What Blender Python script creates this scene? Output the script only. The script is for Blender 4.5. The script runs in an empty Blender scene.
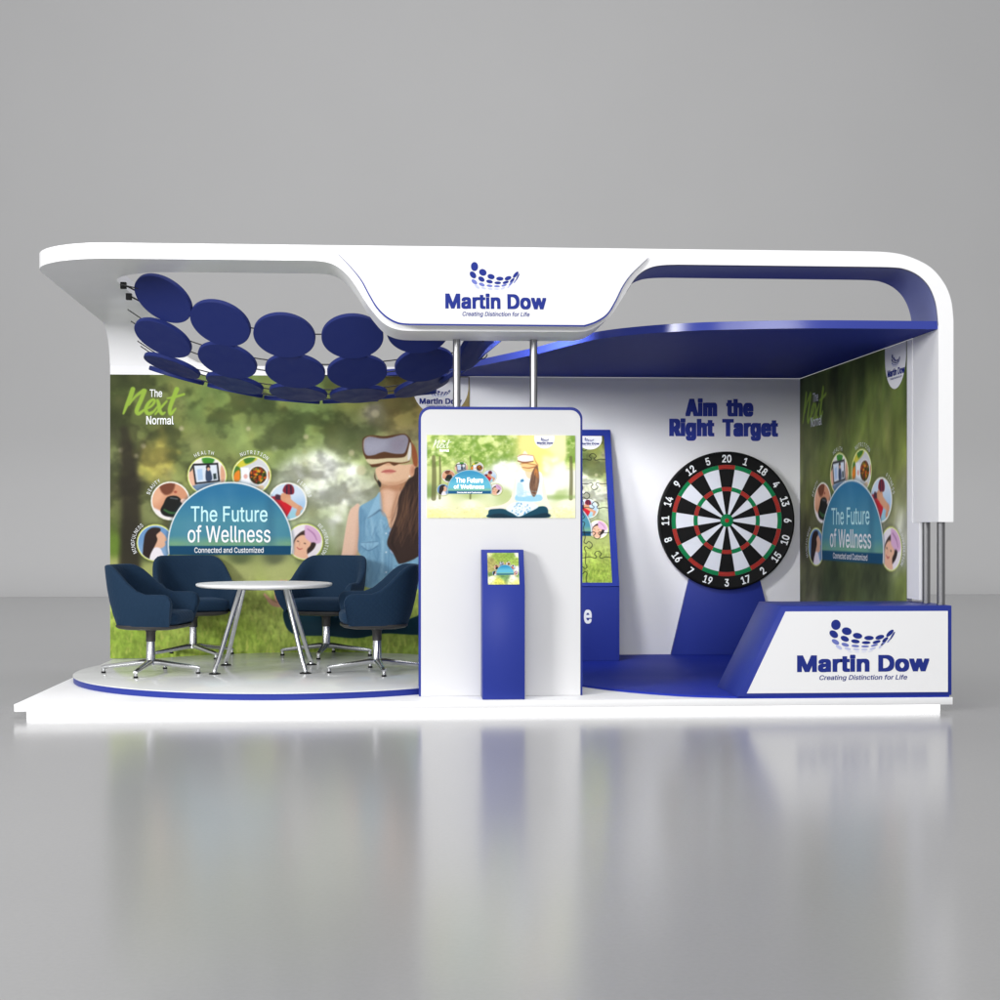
import bpy, bmesh, math, random
import numpy as np
from mathutils import Vector
from mathutils.geometry import delaunay_2d_cdt

R = math.radians
sc = bpy.context.scene
col = sc.collection

# ---------------------------------------------------------------- camera, world, lamps, exposure
cam_d = bpy.data.cameras.new('camera')
cam = bpy.data.objects.new('camera', cam_d)
col.objects.link(cam)
cam.location = (2.408, -9.6825, 1.195)
cam.rotation_euler = (R(90), 0, -math.atan2(100, 1520))
cam_d.sensor_width = 36
cam_d.lens = 36 * 1.520
cam_d.shift_y = 0.028
cam_d.clip_start = .1
cam_d.clip_end = 200
sc.camera = cam

world = bpy.data.worlds.new('World')
sc.world = world
world.use_nodes = True
bgn = world.node_tree.nodes['Background']
bgn.inputs[0].default_value = (.985, .985, 1.0, 1)
bgn.inputs[1].default_value = .60


def area(name, loc, target, sx, sy, power, color=(1, 1, 1), spread=180):
    d = bpy.data.lights.new(name, 'AREA')
    d.shape = 'RECTANGLE'
    d.size, d.size_y = sx, sy
    d.energy = power
    d.color = color
    d.spread = R(spread)
    o = bpy.data.objects.new(name, d)
    col.objects.link(o)
    o.location = loc
    o.rotation_euler = (Vector(target) - Vector(loc)).to_track_quat('-Z', 'Y').to_euler()
    return o


area('softbox_front', (1.5, -25, 4.7), (3.6, .8, 1.4), 9, 3, 1600)
area('softbox_left', (-5, -7, 3.9), (4.5, .8, 1.4), 2.6, 1.8, 800)
area('added_wall_wash', (3.22, .53, 2.70), (4.55, 3.3, 1.45), .8, .22, 34, spread=85)  # added light, hidden behind the header to brighten the target wall
area('studio_back_light', (3, 7, 16), (3, 9, 0), 14, 8, 800)
area('softbox_overhead', (3, -3.0, 9.0), (3, .5, 1.0), 6, 4, 350)

sc.render.engine = 'CYCLES'
sc.cycles.use_denoising = True
sc.cycles.max_bounces = 8
sc.cycles.sample_clamp_indirect = 8
sc.view_settings.view_transform = 'Standard'
sc.view_settings.look = 'None'
sc.view_settings.exposure = 0
sc.view_settings.gamma = 1
sc.view_settings.use_curve_mapping = False


# ---------------------------------------------------------------- materials
def lin(c):
    c = np.asarray(c, dtype=np.float64) / 255.0
    return np.where(c <= .04045, c / 12.92, ((c + .055) / 1.055) ** 2.4)


def mat(name, color, rough=.5, metal=0., coat=0., noise=0., nscale=8., bump=0., bscale=40., emit=0., ior=1.5, spec=.5):
    m = bpy.data.materials.new(name)
    m.use_nodes = True
    nt = m.node_tree
    b = nt.nodes['Principled BSDF']
    c = (*color, 1)
    b.inputs['Base Color'].default_value = c
    b.inputs['Roughness'].default_value = rough
    b.inputs['Metallic'].default_value = metal
    b.inputs['Coat Weight'].default_value = coat
    b.inputs['Coat Roughness'].default_value = .08
    b.inputs['IOR'].default_value = ior
    b.inputs['Specular IOR Level'].default_value = spec
    if emit:
        b.inputs['Emission Color'].default_value = c
        b.inputs['Emission Strength'].default_value = emit
    tc = None
    if noise or bump:
        tc = nt.nodes.new('ShaderNodeTexCoord')
    if noise:
        n = nt.nodes.new('ShaderNodeTexNoise')
        n.inputs['Scale'].default_value = nscale
        n.inputs['Detail'].default_value = 2
        nt.links.new(tc.outputs['Object'], n.inputs['Vector'])
        mr = nt.nodes.new('ShaderNodeMapRange')
        mr.inputs['From Min'].default_value = .3
        mr.inputs['From Max'].default_value = .7
        mr.inputs['To Min'].default_value = max(.02, rough - noise)
        mr.inputs['To Max'].default_value = rough + noise
        nt.links.new(n.outputs[0], mr.inputs['Value'])
        nt.links.new(mr.outputs[0], b.inputs['Roughness'])
    if bump:
        n2 = nt.nodes.new('ShaderNodeTexNoise')
        n2.inputs['Scale'].default_value = bscale
        n2.inputs['Detail'].default_value = 3
        nt.links.new(tc.outputs['Object'], n2.inputs['Vector'])
        bp = nt.nodes.new('ShaderNodeBump')
        bp.inputs['Strength'].default_value = bump
        bp.inputs['Distance'].default_value = .01
        nt.links.new(n2.outputs[0], bp.inputs['Height'])
        nt.links.new(bp.outputs[0], b.inputs['Normal'])
    return m


BLUE = (.024, .040, .262)
M = {
    'white': mat('white_laminate', (.84, .84, .845), .34, noise=.06, nscale=3, bump=.02, bscale=60),
    'white_matt': mat('white_matt_wall', (.83, .83, .85), .45, spec=.3, noise=.05, nscale=4, bump=.05, bscale=120),
    'stage': mat('stage_laminate', (.70, .71, .69), .2, noise=.05, nscale=3),
    'blue': mat('blue_lacquer', BLUE, .36, spec=.14, noise=.015, nscale=2),
    'blue_floor': mat('blue_vinyl', (.020, .038, .35), .5, spec=.04, noise=.02, nscale=2),
    'blue_matt': mat('blue_matt_panel', (.017, .030, .235), .55, spec=.05),
    'blue_disc': mat('blue_felt_disc', (.016, .026, .135), .5, spec=.12, noise=.08, nscale=9, bump=.05, bscale=90),
    'ink': mat('blue_ink', (.016, .029, .205), .6, spec=.1),
    'slogan_ink': mat('blue_wall_ink', (.032, .05, .31), .6, spec=.1),
    'ink_mid': mat('mid_blue_ink', (.14, .17, .46), .6, spec=.1),
    'ink_pale': mat('pale_blue_ink', (.44, .47, .72), .5),
    'ink_faint': mat('faint_blue_ink', (.66, .68, .80), .5),
    'paper': mat('white_print', (.82, .82, .84), .45),
    'print_white': mat('white_lettering', (.85, .87, .88), .5),
    'print_cyan': mat('pale_cyan_lettering', (.52, .82, .85), .5),
    'glow': mat('light_strip', (1, 1, 1), .5, emit=1.25),
    'glow_white': mat('screen_lettering', (1, 1, 1), .5, emit=.9),
    'chrome': mat('chrome', (.72, .73, .74), .24, 1.),
    'steel': mat('brushed_steel', (.34, .34, .345), .34, 1.),
    'dark_steel': mat('dark_steel', (.20, .20, .205), .42, .85),
    'black': mat('black_plastic', (.008, .008, .009), .5, spec=.15),
    'board_black': mat('dartboard_black', (.006, .006, .006), .5, spec=.12, bump=.15, bscale=300),
    'board_white': mat('dartboard_white', (.76, .78, .84), .5, spec=.12, bump=.1, bscale=300),
    'board_red': mat('dartboard_red', (.36, .03, .022), .45, spec=.12, bump=.1, bscale=300),
    'board_green': mat('dartboard_green', (.005, .20, .065), .45, spec=.12, bump=.1, bscale=300),
    'pan': mat('dark_grey_plastic', (.035, .033, .032), .45, noise=.08, nscale=20),
    'wire': mat('thin_dark_wire', (.02, .02, .02), .4, .6),
    'arch_shade': mat('blue_bounce_shade', (.17, .19, .37), .5, spec=.1),  # shade and blue bounce on the white arch, put into the colour
    'panel': mat('white_display_panel', (.665, .665, .67), .4, spec=.3, bump=.015, bscale=80),
    'counter_panel': mat('white_counter_panel', (.78, .78, .785), .4, spec=.3),
    'gloss_blue': mat('gloss_blue_frame', (.026, .044, .29), .22, spec=.45),
    'table': mat('white_table_top', (.90, .90, .90), .45, spec=.25, noise=.05, nscale=6),
}


def fabric_mat():
    m = mat('navy_fabric', (.0105, .029, .060), .75)
    nt = m.node_tree
    b = nt.nodes['Principled BSDF']
    b.inputs['Sheen Weight'].default_value = .12
    b.inputs['Specular IOR Level'].default_value = .12
    b.inputs['Sheen Tint'].default_value = (.3, .45, .7, 1)
    tc = nt.nodes.new('ShaderNodeTexCoord')
    mp = nt.nodes.new('ShaderNodeMapping')
    mp.inputs['Rotation'].default_value = (R(45), R(45), 0)
    nt.links.new(tc.outputs['Object'], mp.inputs['Vector'])
    ch = nt.nodes.new('ShaderNodeTexNoise')
    ch.inputs['Scale'].default_value = 260
    nt.links.new(tc.outputs['Object'], ch.inputs['Vector'])
    hs = []
    for ax in ('X', 'Z'):
        w = nt.nodes.new('ShaderNodeTexWave')
        w.wave_type = 'BANDS'
        w.bands_direction = ax
        w.inputs['Scale'].default_value = 11
        nt.links.new(mp.outputs[0], w.inputs['Vector'])
        p = nt.nodes.new('ShaderNodeMath')
        p.operation = 'POWER'
        p.inputs[1].default_value = .35
        nt.links.new(w.outputs['Fac'], p.inputs[0])
        hs.append(p)
    mn = nt.nodes.new('ShaderNodeMath')
    mn.operation = 'MINIMUM'
    nt.links.new(hs[0].outputs[0], mn.inputs[0])
    nt.links.new(hs[1].outputs[0], mn.inputs[1])
    ad = nt.nodes.new('ShaderNodeMath')
    ad.operation = 'MULTIPLY_ADD'
    ad.inputs[1].default_value = .45
    nt.links.new(ch.outputs[0], ad.inputs[0])
    nt.links.new(mn.outputs[0], ad.inputs[2])
    bp = nt.nodes.new('ShaderNodeBump')
    bp.inputs['Strength'].default_value = .35
    bp.inputs['Distance'].default_value = .004
    nt.links.new(ad.outputs[0], bp.inputs['Height'])
    nt.links.new(bp.outputs[0], b.inputs['Normal'])
    return m


M['fabric'] = fabric_mat()


def print_mat(name, emit=0., rough=.55):
    m = bpy.data.materials.new(name)
    m.use_nodes = True
    nt = m.node_tree
    b = nt.nodes['Principled BSDF']
    a = nt.nodes.new('ShaderNodeVertexColor')
    a.layer_name = 'ink'
    b.inputs['Roughness'].default_value = rough
    b.inputs['Specular IOR Level'].default_value = .12
    if emit:
        b.inputs['Base Color'].default_value = (.006, .006, .006, 1)
        b.inputs['Roughness'].default_value = .3
        b.inputs['Specular IOR Level'].default_value = .06
        nt.links.new(a.outputs[0], b.inputs['Emission Color'])
        b.inputs['Emission Strength'].default_value = emit
    else:
        nt.links.new(a.outputs[0], b.inputs['Base Color'])
    return m


M['print'] = print_mat('printed_graphic')
M['screen'] = print_mat('lit_screen', emit=1.12)


def studio_mat(name, base, rough, spots, spec):
    m = mat(name, (base, base, base), rough, ior=1.45)
    nt = m.node_tree
    b = nt.nodes['Principled BSDF']
    b.inputs['Specular IOR Level'].default_value = spec
    tc = nt.nodes.new('ShaderNodeTexCoord')
    n = nt.nodes.new('ShaderNodeTexNoise')
    n.inputs['Scale'].default_value = .35
    n.inputs['Detail'].default_value = 6
    nt.links.new(tc.outputs['Object'], n.inputs['Vector'])
    n2 = nt.nodes.new('ShaderNodeTexNoise')
    n2.inputs['Scale'].default_value = 55
    n2.inputs['Detail'].default_value = 2
    nt.links.new(tc.outputs['Object'], n2.inputs['Vector'])
    s = nt.nodes.new('ShaderNodeMath')
    s.operation = 'MULTIPLY_ADD'
    s.inputs[1].default_value = .5
    nt.links.new(n2.outputs[0], s.inputs[0])
    nt.links.new(n.outputs[0], s.inputs[2])
    mr = nt.nodes.new('ShaderNodeMapRange')
    mr.inputs['From Min'].default_value = .35
    mr.inputs['From Max'].default_value = 1.15
    mr.inputs['To Min'].default_value = base * (1 - spots)
    mr.inputs['To Max'].default_value = base * (1 + spots)
    nt.links.new(s.outputs[0], mr.inputs['Value'])
    nt.links.new(mr.outputs[0], b.inputs['Base Color'])
    bp = nt.nodes.new('ShaderNodeBump')
    bp.inputs['Strength'].default_value = .04
    bp.inputs['Distance'].default_value = .004
    nt.links.new(n2.outputs[0], bp.inputs['Height'])
    nt.links.new(bp.outputs[0], b.inputs['Normal'])
    return m


M['floor'] = studio_mat('polished_grey_floor', .295, .18, .07, .65)
M['backdrop'] = studio_mat('grey_backdrop_paint', .56, .8, .025, .2)


# ---------------------------------------------------------------- mesh helpers
class MB:
    def __init__(s):
        s.v, s.f, s.m = [], [], []

    def add(s, verts, faces, mi=0):
        k = len(s.v)
        s.v += [tuple(p) for p in verts]
        for f in faces:
            s.f.append(tuple(i + k for i in f))
            s.m.append(mi)
        return s

    def box(s, x0, x1, y0, y1, z0, z1, mi=0):
        v = [(x, y, z) for z in (z0, z1) for y in (y0, y1) for x in (x0, x1)]
        return s.add(v, [(0, 2, 3, 1), (4, 5, 7, 6), (0, 1, 5, 4), (2, 6, 7, 3), (0, 4, 6, 2), (1, 3, 7, 5)], mi)

    def prism(s, pts, fn0, fn1, mi=0):
        """pts: 2d outline; fn0/fn1 map a 2d point to the 3d point of the two caps"""
        n = len(pts)
        v = [fn0(*p) for p in pts] + [fn1(*p) for p in pts]
        f = [tuple(range(n))[::-1], tuple(range(n, 2 * n))]
        f += [(i, (i + 1) % n, n + (i + 1) % n, n + i) for i in range(n)]
        return s.add(v, f, mi)

    def lathe(s, prof, o=(0, 0, 0), ax=(0, 0, 1), seg=32, mi=0):
        ax = Vector(ax).normalized()
        q = Vector((0, 0, 1)).rotation_difference(ax)
        o = Vector(o)
        v, f = [], []
        n = len(prof)
        for i in range(seg):
            a = 2 * math.pi * i / seg
            for r, z in prof:
                v.append(o + q @ Vector((r * math.cos(a), r * math.sin(a), z)))
        for i in range(seg):
            j = (i + 1) % seg
            for k in range(n - 1):
                f.append((i * n + k, j * n + k, j * n + k + 1, i * n + k + 1))
        f.append(tuple(i * n for i in range(seg))[::-1])
        f.append(tuple(i * n + n - 1 for i in range(seg)))
        return s.add(v, f, mi)

    def tube(s, pts, rad, seg=12, mi=0, flat=1.):
        pts = [Vector(p) for p in pts]
        n = len(pts)
        rad = rad if isinstance(rad, (list, tuple)) else [rad] * n
        v, f = [], []
        up = None
        for i, p in enumerate(pts):
            t = (pts[min(i + 1, n - 1)] - pts[max(i - 1, 0)]).normalized()
            if up is None:
                up = Vector((0, 0, 1)) if abs(t.z) < .9 else Vector((0, 1, 0))
            a = t.cross(up).normalized()
            b = a.cross(t).normalized()
            up = b
            for k in range(seg):
                w = 2 * math.pi * k / seg
                v.append(p + a * math.cos(w) * rad[i] + b * math.sin(w) * rad[i] * flat)
        for i in range(n - 1):
            for k in range(seg):
                f.append((i * seg + k, i * seg + (k + 1) % seg, (i + 1) * seg + (k + 1) % seg, (i + 1) * seg + k))
        f.append(tuple(range(seg))[::-1])
        f.append(tuple(range((n - 1) * seg, n * seg)))
        return s.add(v, f, mi)

    def grid(s, rows, mi=0, close_u=False):
        nr, nc = len(rows), len(rows[0])
        v = [p for r in rows for p in r]
        f = []
        for i in range(nr - (0 if close_u else 1)):
            for j in range(nc - 1):
                i2 = (i + 1) % nr
                f.append((i * nc + j, i * nc + j + 1, i2 * nc + j + 1, i2 * nc + j))
        return s.add(v, f, mi)


def origin_of(o):
    return Vector(o.get('_o', (0, 0, 0))) if o else Vector((0, 0, 0))


def build(mb, name, mats, parent=None, bevel=0., smooth=35, world_co=True, label=None):
    """link the collected shapes as ONE mesh object; world coordinates are moved into the parent's frame"""
    me = bpy.data.meshes.new(name)
    off = ORG.get(parent.name, Vector()) if (parent and world_co) else Vector()
    bm = bmesh.new()
    vs = [bm.verts.new(Vector(p) - off) for p in mb.v]
    for f, mi in zip(mb.f, mb.m):
        try:
            fc = bm.faces.new([vs[i] for i in f])
            fc.material_index = mi
        except ValueError:
            pass
    big = [f for f in bm.faces if len(f.verts) > 4]
    bmesh.ops.recalc_face_normals(bm, faces=bm.faces)
    if bevel:
        ed = [e for e in bm.edges if len(e.link_faces) == 2 and e.calc_face_angle(0) > R(40)]
        bmesh.ops.bevel(bm, geom=ed, offset=bevel, segments=2, profile=.5, affect='EDGES', clamp_overlap=True)
    big = [f for f in bm.faces if len(f.verts) > 4]
    if big:
        bmesh.ops.triangulate(bm, faces=big, ngon_method='EAR_CLIP')
    bm.to_mesh(me)
    bm.free()
    for m in (mats if isinstance(mats, (list, tuple)) else [mats]):
        me.materials.append(m)
    if smooth:
        me.polygons.foreach_set('use_smooth', [True] * len(me.polygons))
        me.set_sharp_from_angle(angle=R(smooth))
    o = bpy.data.objects.new(name, me)
    col.objects.link(o)
    if parent:
        o.parent = parent
        ORG[o.name] = ORG.get(parent.name, Vector()).copy()
    if label:
        o['label'] = label
    return o


ORG = {}


def tag(o, label, cat, group=None, kind=None):
    if label:
        o['label'] = label
    if cat:
        o['category'] = cat
    if group:
        o['group'] = group
    if kind:
        o['kind'] = kind
    return o


def thing(name, label, cat, loc=(0, 0, 0), rz=0., group=None):
    o = bpy.data.objects.new(name, None)
    o.empty_display_size = .1
    col.objects.link(o)
    o.location = loc
    o.rotation_euler = (0, 0, rz)
    ORG[o.name] = Vector(loc)
    return tag(o, label, cat, group)


def copy_tree(o, parent=None):
    c = o.copy()
    col.objects.link(c)
    if parent:
        c.parent = parent
    for ch in [x for x in bpy.data.objects if x.parent == o and x != c]:
        copy_tree(ch, c)
    return c


def spline(pts, n=8, closed=False):
    P = [np.array(p, float) for p in pts]
    m = len(P)
    out = []
    for i in range(m if closed else m - 1):
        if closed:
            a, b, c, d = P[(i - 1) % m], P[i], P[(i + 1) % m], P[(i + 2) % m]
        else:
            a, b, c, d = P[max(i - 1, 0)], P[i], P[i + 1], P[min(i + 2, m - 1)]
        for k in range(n):
            t = k / n
            out.append(tuple(.5 * (2 * b + (c - a) * t + (2 * a - 5 * b + 4 * c - d) * t * t + (3 * b - a - 3 * c + d) * t ** 3)))
    if not closed:
        out.append(tuple(P[-1]))
    return out


# ---------------------------------------------------------------- lettering
_glyph = {}
FONT = None
try:        # the plain sans face that ships inside Blender; the built-in face otherwise
    import os
    FONT = bpy.data.fonts.load(os.path.join(bpy.utils.resource_path('LOCAL'), 'datafiles', 'fonts', 'Inter.woff2'))
except Exception:
    FONT = None


def glyphs(body, bold=.0, shear=0., space=1.):
    """outline of a word as flat triangles; a heavier weight is the union of the outline shifted all round"""
    key = (body, bold, shear, space)
    if key in _glyph:
        return _glyph[key]
    c = bpy.data.curves.new('lettering', 'FONT')
    c.body = body
    c.size = 1
    if FONT:
        c.font = FONT
    c.shear = shear
    c.space_character = space
    c.resolution_u = 3
    c.fill_mode = 'NONE'
    o = bpy.data.objects.new('lettering_source', c)
    col.objects.link(o)
    dg = bpy.context.evaluated_depsgraph_get()
    dg.update()
    me = o.evaluated_get(dg).to_mesh()
    co = [tuple(p.co[:2]) for p in me.vertices]
    nb = {}
    for e in me.edges:
        i, j = e.vertices
        nb.setdefault(i, []).append(j)
        nb.setdefault(j, []).append(i)
    o.evaluated_get(dg).to_mesh_clear()
    bpy.data.objects.remove(o)
    bpy.data.curves.remove(c)
    loops, seen = [], set()
    for st in range(len(co)):
        if st in seen or st not in nb:
            continue
        lp, cur, prev = [st], st, None
        seen.add(st)
        while True:
            nx_ = [q for q in nb[cur] if q != prev and q not in seen]
            if prev is None:
                nx_ = [q for q in nb[cur] if q == cur + 1] or nx_
            if not nx_:
                break
            prev, cur = cur, nx_[0]
            seen.add(cur)
            lp.append(cur)
        loops.append([co[q] for q in lp])
    # letters: loops whose x ranges overlap
    loops.sort(key=lambda l: min(p[0] for p in l))
    groups = []
    for l in loops:
        x0, x1 = min(p[0] for p in l), max(p[0] for p in l)
        if groups and x0 < groups[-1][1] - .002:
            groups[-1][0].append(l)
            groups[-1][1] = max(groups[-1][1], x1)
        else:
            groups.append([[l], x1])
    V, F = [], []
    gx = (-1, 0, 1) if bold < .05 else (-1, -.5, 0, .5, 1)
    gy = .75 if bold < .05 else .42
    shifts = [(bold * i, bold * gy * j) for i in gx for j in (-1, 0, 1)] if bold else [(0, 0)]
    for ls, _ in groups:
        vs, ed, segs = [], [], []
        for sx, sy in shifts:
            sg = []
            for l in ls:
                k0 = len(vs)
                q = [(p[0] + sx, p[1] + sy) for p in l]
                vs += [Vector(p) for p in q]
                m = len(q)
                ed += [(k0 + i, k0 + (i + 1) % m) for i in range(m)]
                sg += [(q[i], q[(i + 1) % m]) for i in range(m)]
            segs.append(np.array(sg))
        ov, _, of, *_r = delaunay_2d_cdt(vs, ed, [], 0, 1e-5)
        P = np.array([tuple(p) for p in ov])
        T = np.array([f_ for f_ in of if len(f_) == 3])
        cen_ = P[T].mean(1)
        inside = np.zeros(len(T), bool)
        for sg in segs:
            a_, b_ = sg[:, 0], sg[:, 1]
            y = cen_[:, 1:2]
            x = cen_[:, 0:1]
            cr = (b_[:, 0] - a_[:, 0]) * (y - a_[:, 1]) - (x - a_[:, 0]) * (b_[:, 1] - a_[:, 1])
            w = ((a_[:, 1] <= y) & (b_[:, 1] > y) & (cr > 0)).sum(1) - ((a_[:, 1] > y) & (b_[:, 1] <= y) & (cr < 0)).sum(1)
            inside |= w != 0
        k0 = len(V)
        V += [tuple(p) for p in P]
        F += [tuple(int(i) + k0 for i in t) for t in T[inside]]
    used = sorted({i for f_ in F for i in f_})
    mp = {q: i for i, q in enumerate(used)}
    v = np.array([V[i] for i in used])
    f = [tuple(mp[i] for i in f_) for f_ in F]
    _glyph[key] = (v, f)
    return v, f


class Frame:
    """a flat surface in the place: maps the surface's own drawing coordinates (x right, y down) to the world"""

    def __init__(s, o, u, v, n, x0, y0, su, sv):
        s.o, s.u, s.v, s.n = Vector(o), Vector(u).normalized(), Vector(v).normalized(), Vector(n).normalized()
        s.x0, s.y0, s.su, s.sv = x0, y0, su, sv

    def p(s, x, y, off=0.):
        return s.o + s.u * ((x - s.x0) * s.su) + s.v * ((s.y0 - y) * s.sv) + s.n * off


def put_text(mb, fr, body, x0, x1, base, cap, bold=.02, shear=0., space=1., off=.002, mi=0):
    v, f = glyphs(body, bold, shear, space)
    hv, _ = glyphs('H', bold, 0, 1)
    lo, hi = hv[:, 1].min(), hv[:, 1].max()
    mn, mx = v[:, 0].min(), v[:, 0].max()
    k = (x1 - x0) / (mx - mn)
    s = cap / (hi - lo)
    mb.add([fr.p(x0 + (p[0] - mn) * k, base - (p[1] - lo) * s, off) for p in v], f, mi)


def arc_text(mb, fr, body, cx, cy, r, a_mid, cap, step, off=.002, bold=.0, mi=0, wid=.8):
    """letters set round a circle; a_mid in degrees clockwise from straight up; step degrees per letter"""
    n = len(body)
    hv, _ = glyphs('H', bold, 0, 1)
    ch = hv[:, 1].max()
    s = cap / ch
    for i, chh in enumerate(body):
        if chh == ' ':
            continue
        v, f = glyphs(chh, bold)
        a = R(a_mid + (i - (n - 1) / 2) * step)
        mid = (v[:, 0].min() + v[:, 0].max()) / 2
        px, py = cx + r * math.sin(a), cy - r * math.cos(a)
        mb.add([fr.p(px + (p[0] - mid) * s * wid * math.cos(a) + p[1] * s * math.sin(a),
                     py + (p[0] - mid) * s * wid * math.sin(a) - p[1] * s * math.cos(a), off) for p in v], f, mi)


EMBLEM = [
    [(422, 113, 22, 23, 0), (472, 142, 23, 17, 12), (522, 163, 22, 13, 9), (575, 173, 22, 10, 0), (625, 170, 21, 10, -15), (672, 152, 22, 9, -42)],
    [(412, 155, 22, 15, 35), (463, 176, 20, 12, 22), (512, 188, 20, 9, 8), (562, 194, 20, 7, 0), (610, 191, 19, 7, -14), (650, 181, 17, 7, -38), (684, 163, 21, 4, -58)],
    [(420, 190, 19, 10, 30), (465, 203, 18, 8, 16), (512, 209, 18, 6, 5), (557, 211, 18, 5, 0), (600, 206, 17, 5, -14), (642, 196, 17, 5, -42), (668, 184, 14, 3, -50)],
    [(436, 214, 16, 7, 32), (476, 221, 15, 5, 12), (516, 224, 15, 4, 5), (554, 225, 15, 3.5, 0), (592, 221, 15, 4, -16), (630, 210, 15, 4, -45)],
    [(486, 233, 12, 3, 10), (520, 235, 12, 3, 4), (552, 235, 12, 3, 0), (582, 232, 12, 3, -14)]]


def company_mark(parent, fr, off=.002, tagline=True, bold=.036):
    """the company's dotted smile, its name and its line of small italics, drawn in the mark's own coordinates"""
    e = MB()
    for r, row in enumerate(EMBLEM):
        for cx, cy, rx, ry, rot in row:
            a = R(rot)
            pts = []
            for k in range(20):
                t = 2 * math.pi * k / 20
                x, y = rx * math.cos(t), ry * math.sin(t)
                pts.append(fr.p(cx + x * math.cos(a) - y * math.sin(a), cy + x * math.sin(a) + y * math.cos(a), off))
            e.add(pts, [tuple(range(20))], (0, 0, 1, 2, 3)[r])
    build(e, 'emblem', [M['ink'], M['ink_mid'], M['ink_pale'], M['ink_faint']], parent, smooth=0)
    t = MB()
    put_text(t, fr, 'Martin Dow', 243, 855, 325, 75, bold=bold, off=off, space=1.04)
    if tagline:
        put_text(t, fr, 'Creating Distinction for Life', 346, 752, 361, 21, bold=.012, shear=.2, off=off)
    build(t, 'lettering', M['ink'], parent, smooth=0)


# ---------------------------------------------------------------- the printed pictures (a small painter; colours are the inks)
_rng = np.random.RandomState(7)
_lat = _rng.rand(6, 256, 256).astype(np.float32)


def vnoise(x, y, k):
    L = _lat[k % 6]
    xi, yi = np.floor(x).astype(int), np.floor(y).astype(int)
    fx, fy = x - xi, y - yi
    fx, fy = fx * fx * (3 - 2 * fx), fy * fy * (3 - 2 * fy)
    a, b = L[yi & 255, xi & 255], L[yi & 255, (xi + 1) & 255]
    c, d = L[(yi + 1) & 255, xi & 255], L[(yi + 1) & 255, (xi + 1) & 255]
    return (a * (1 - fx) + b * fx) * (1 - fy) + (c * (1 - fx) + d * fx) * fy


def fbm(x, y, octv=4, k=0):
    s, a, t = 0., .5, 0.
    for i in range(octv):
        s = s + a * vnoise(x * 2 ** i + 17.3 * i, y * 2 ** i + 9.1 * i, k + i)
        t += a
        a *= .55
    return s / t


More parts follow.
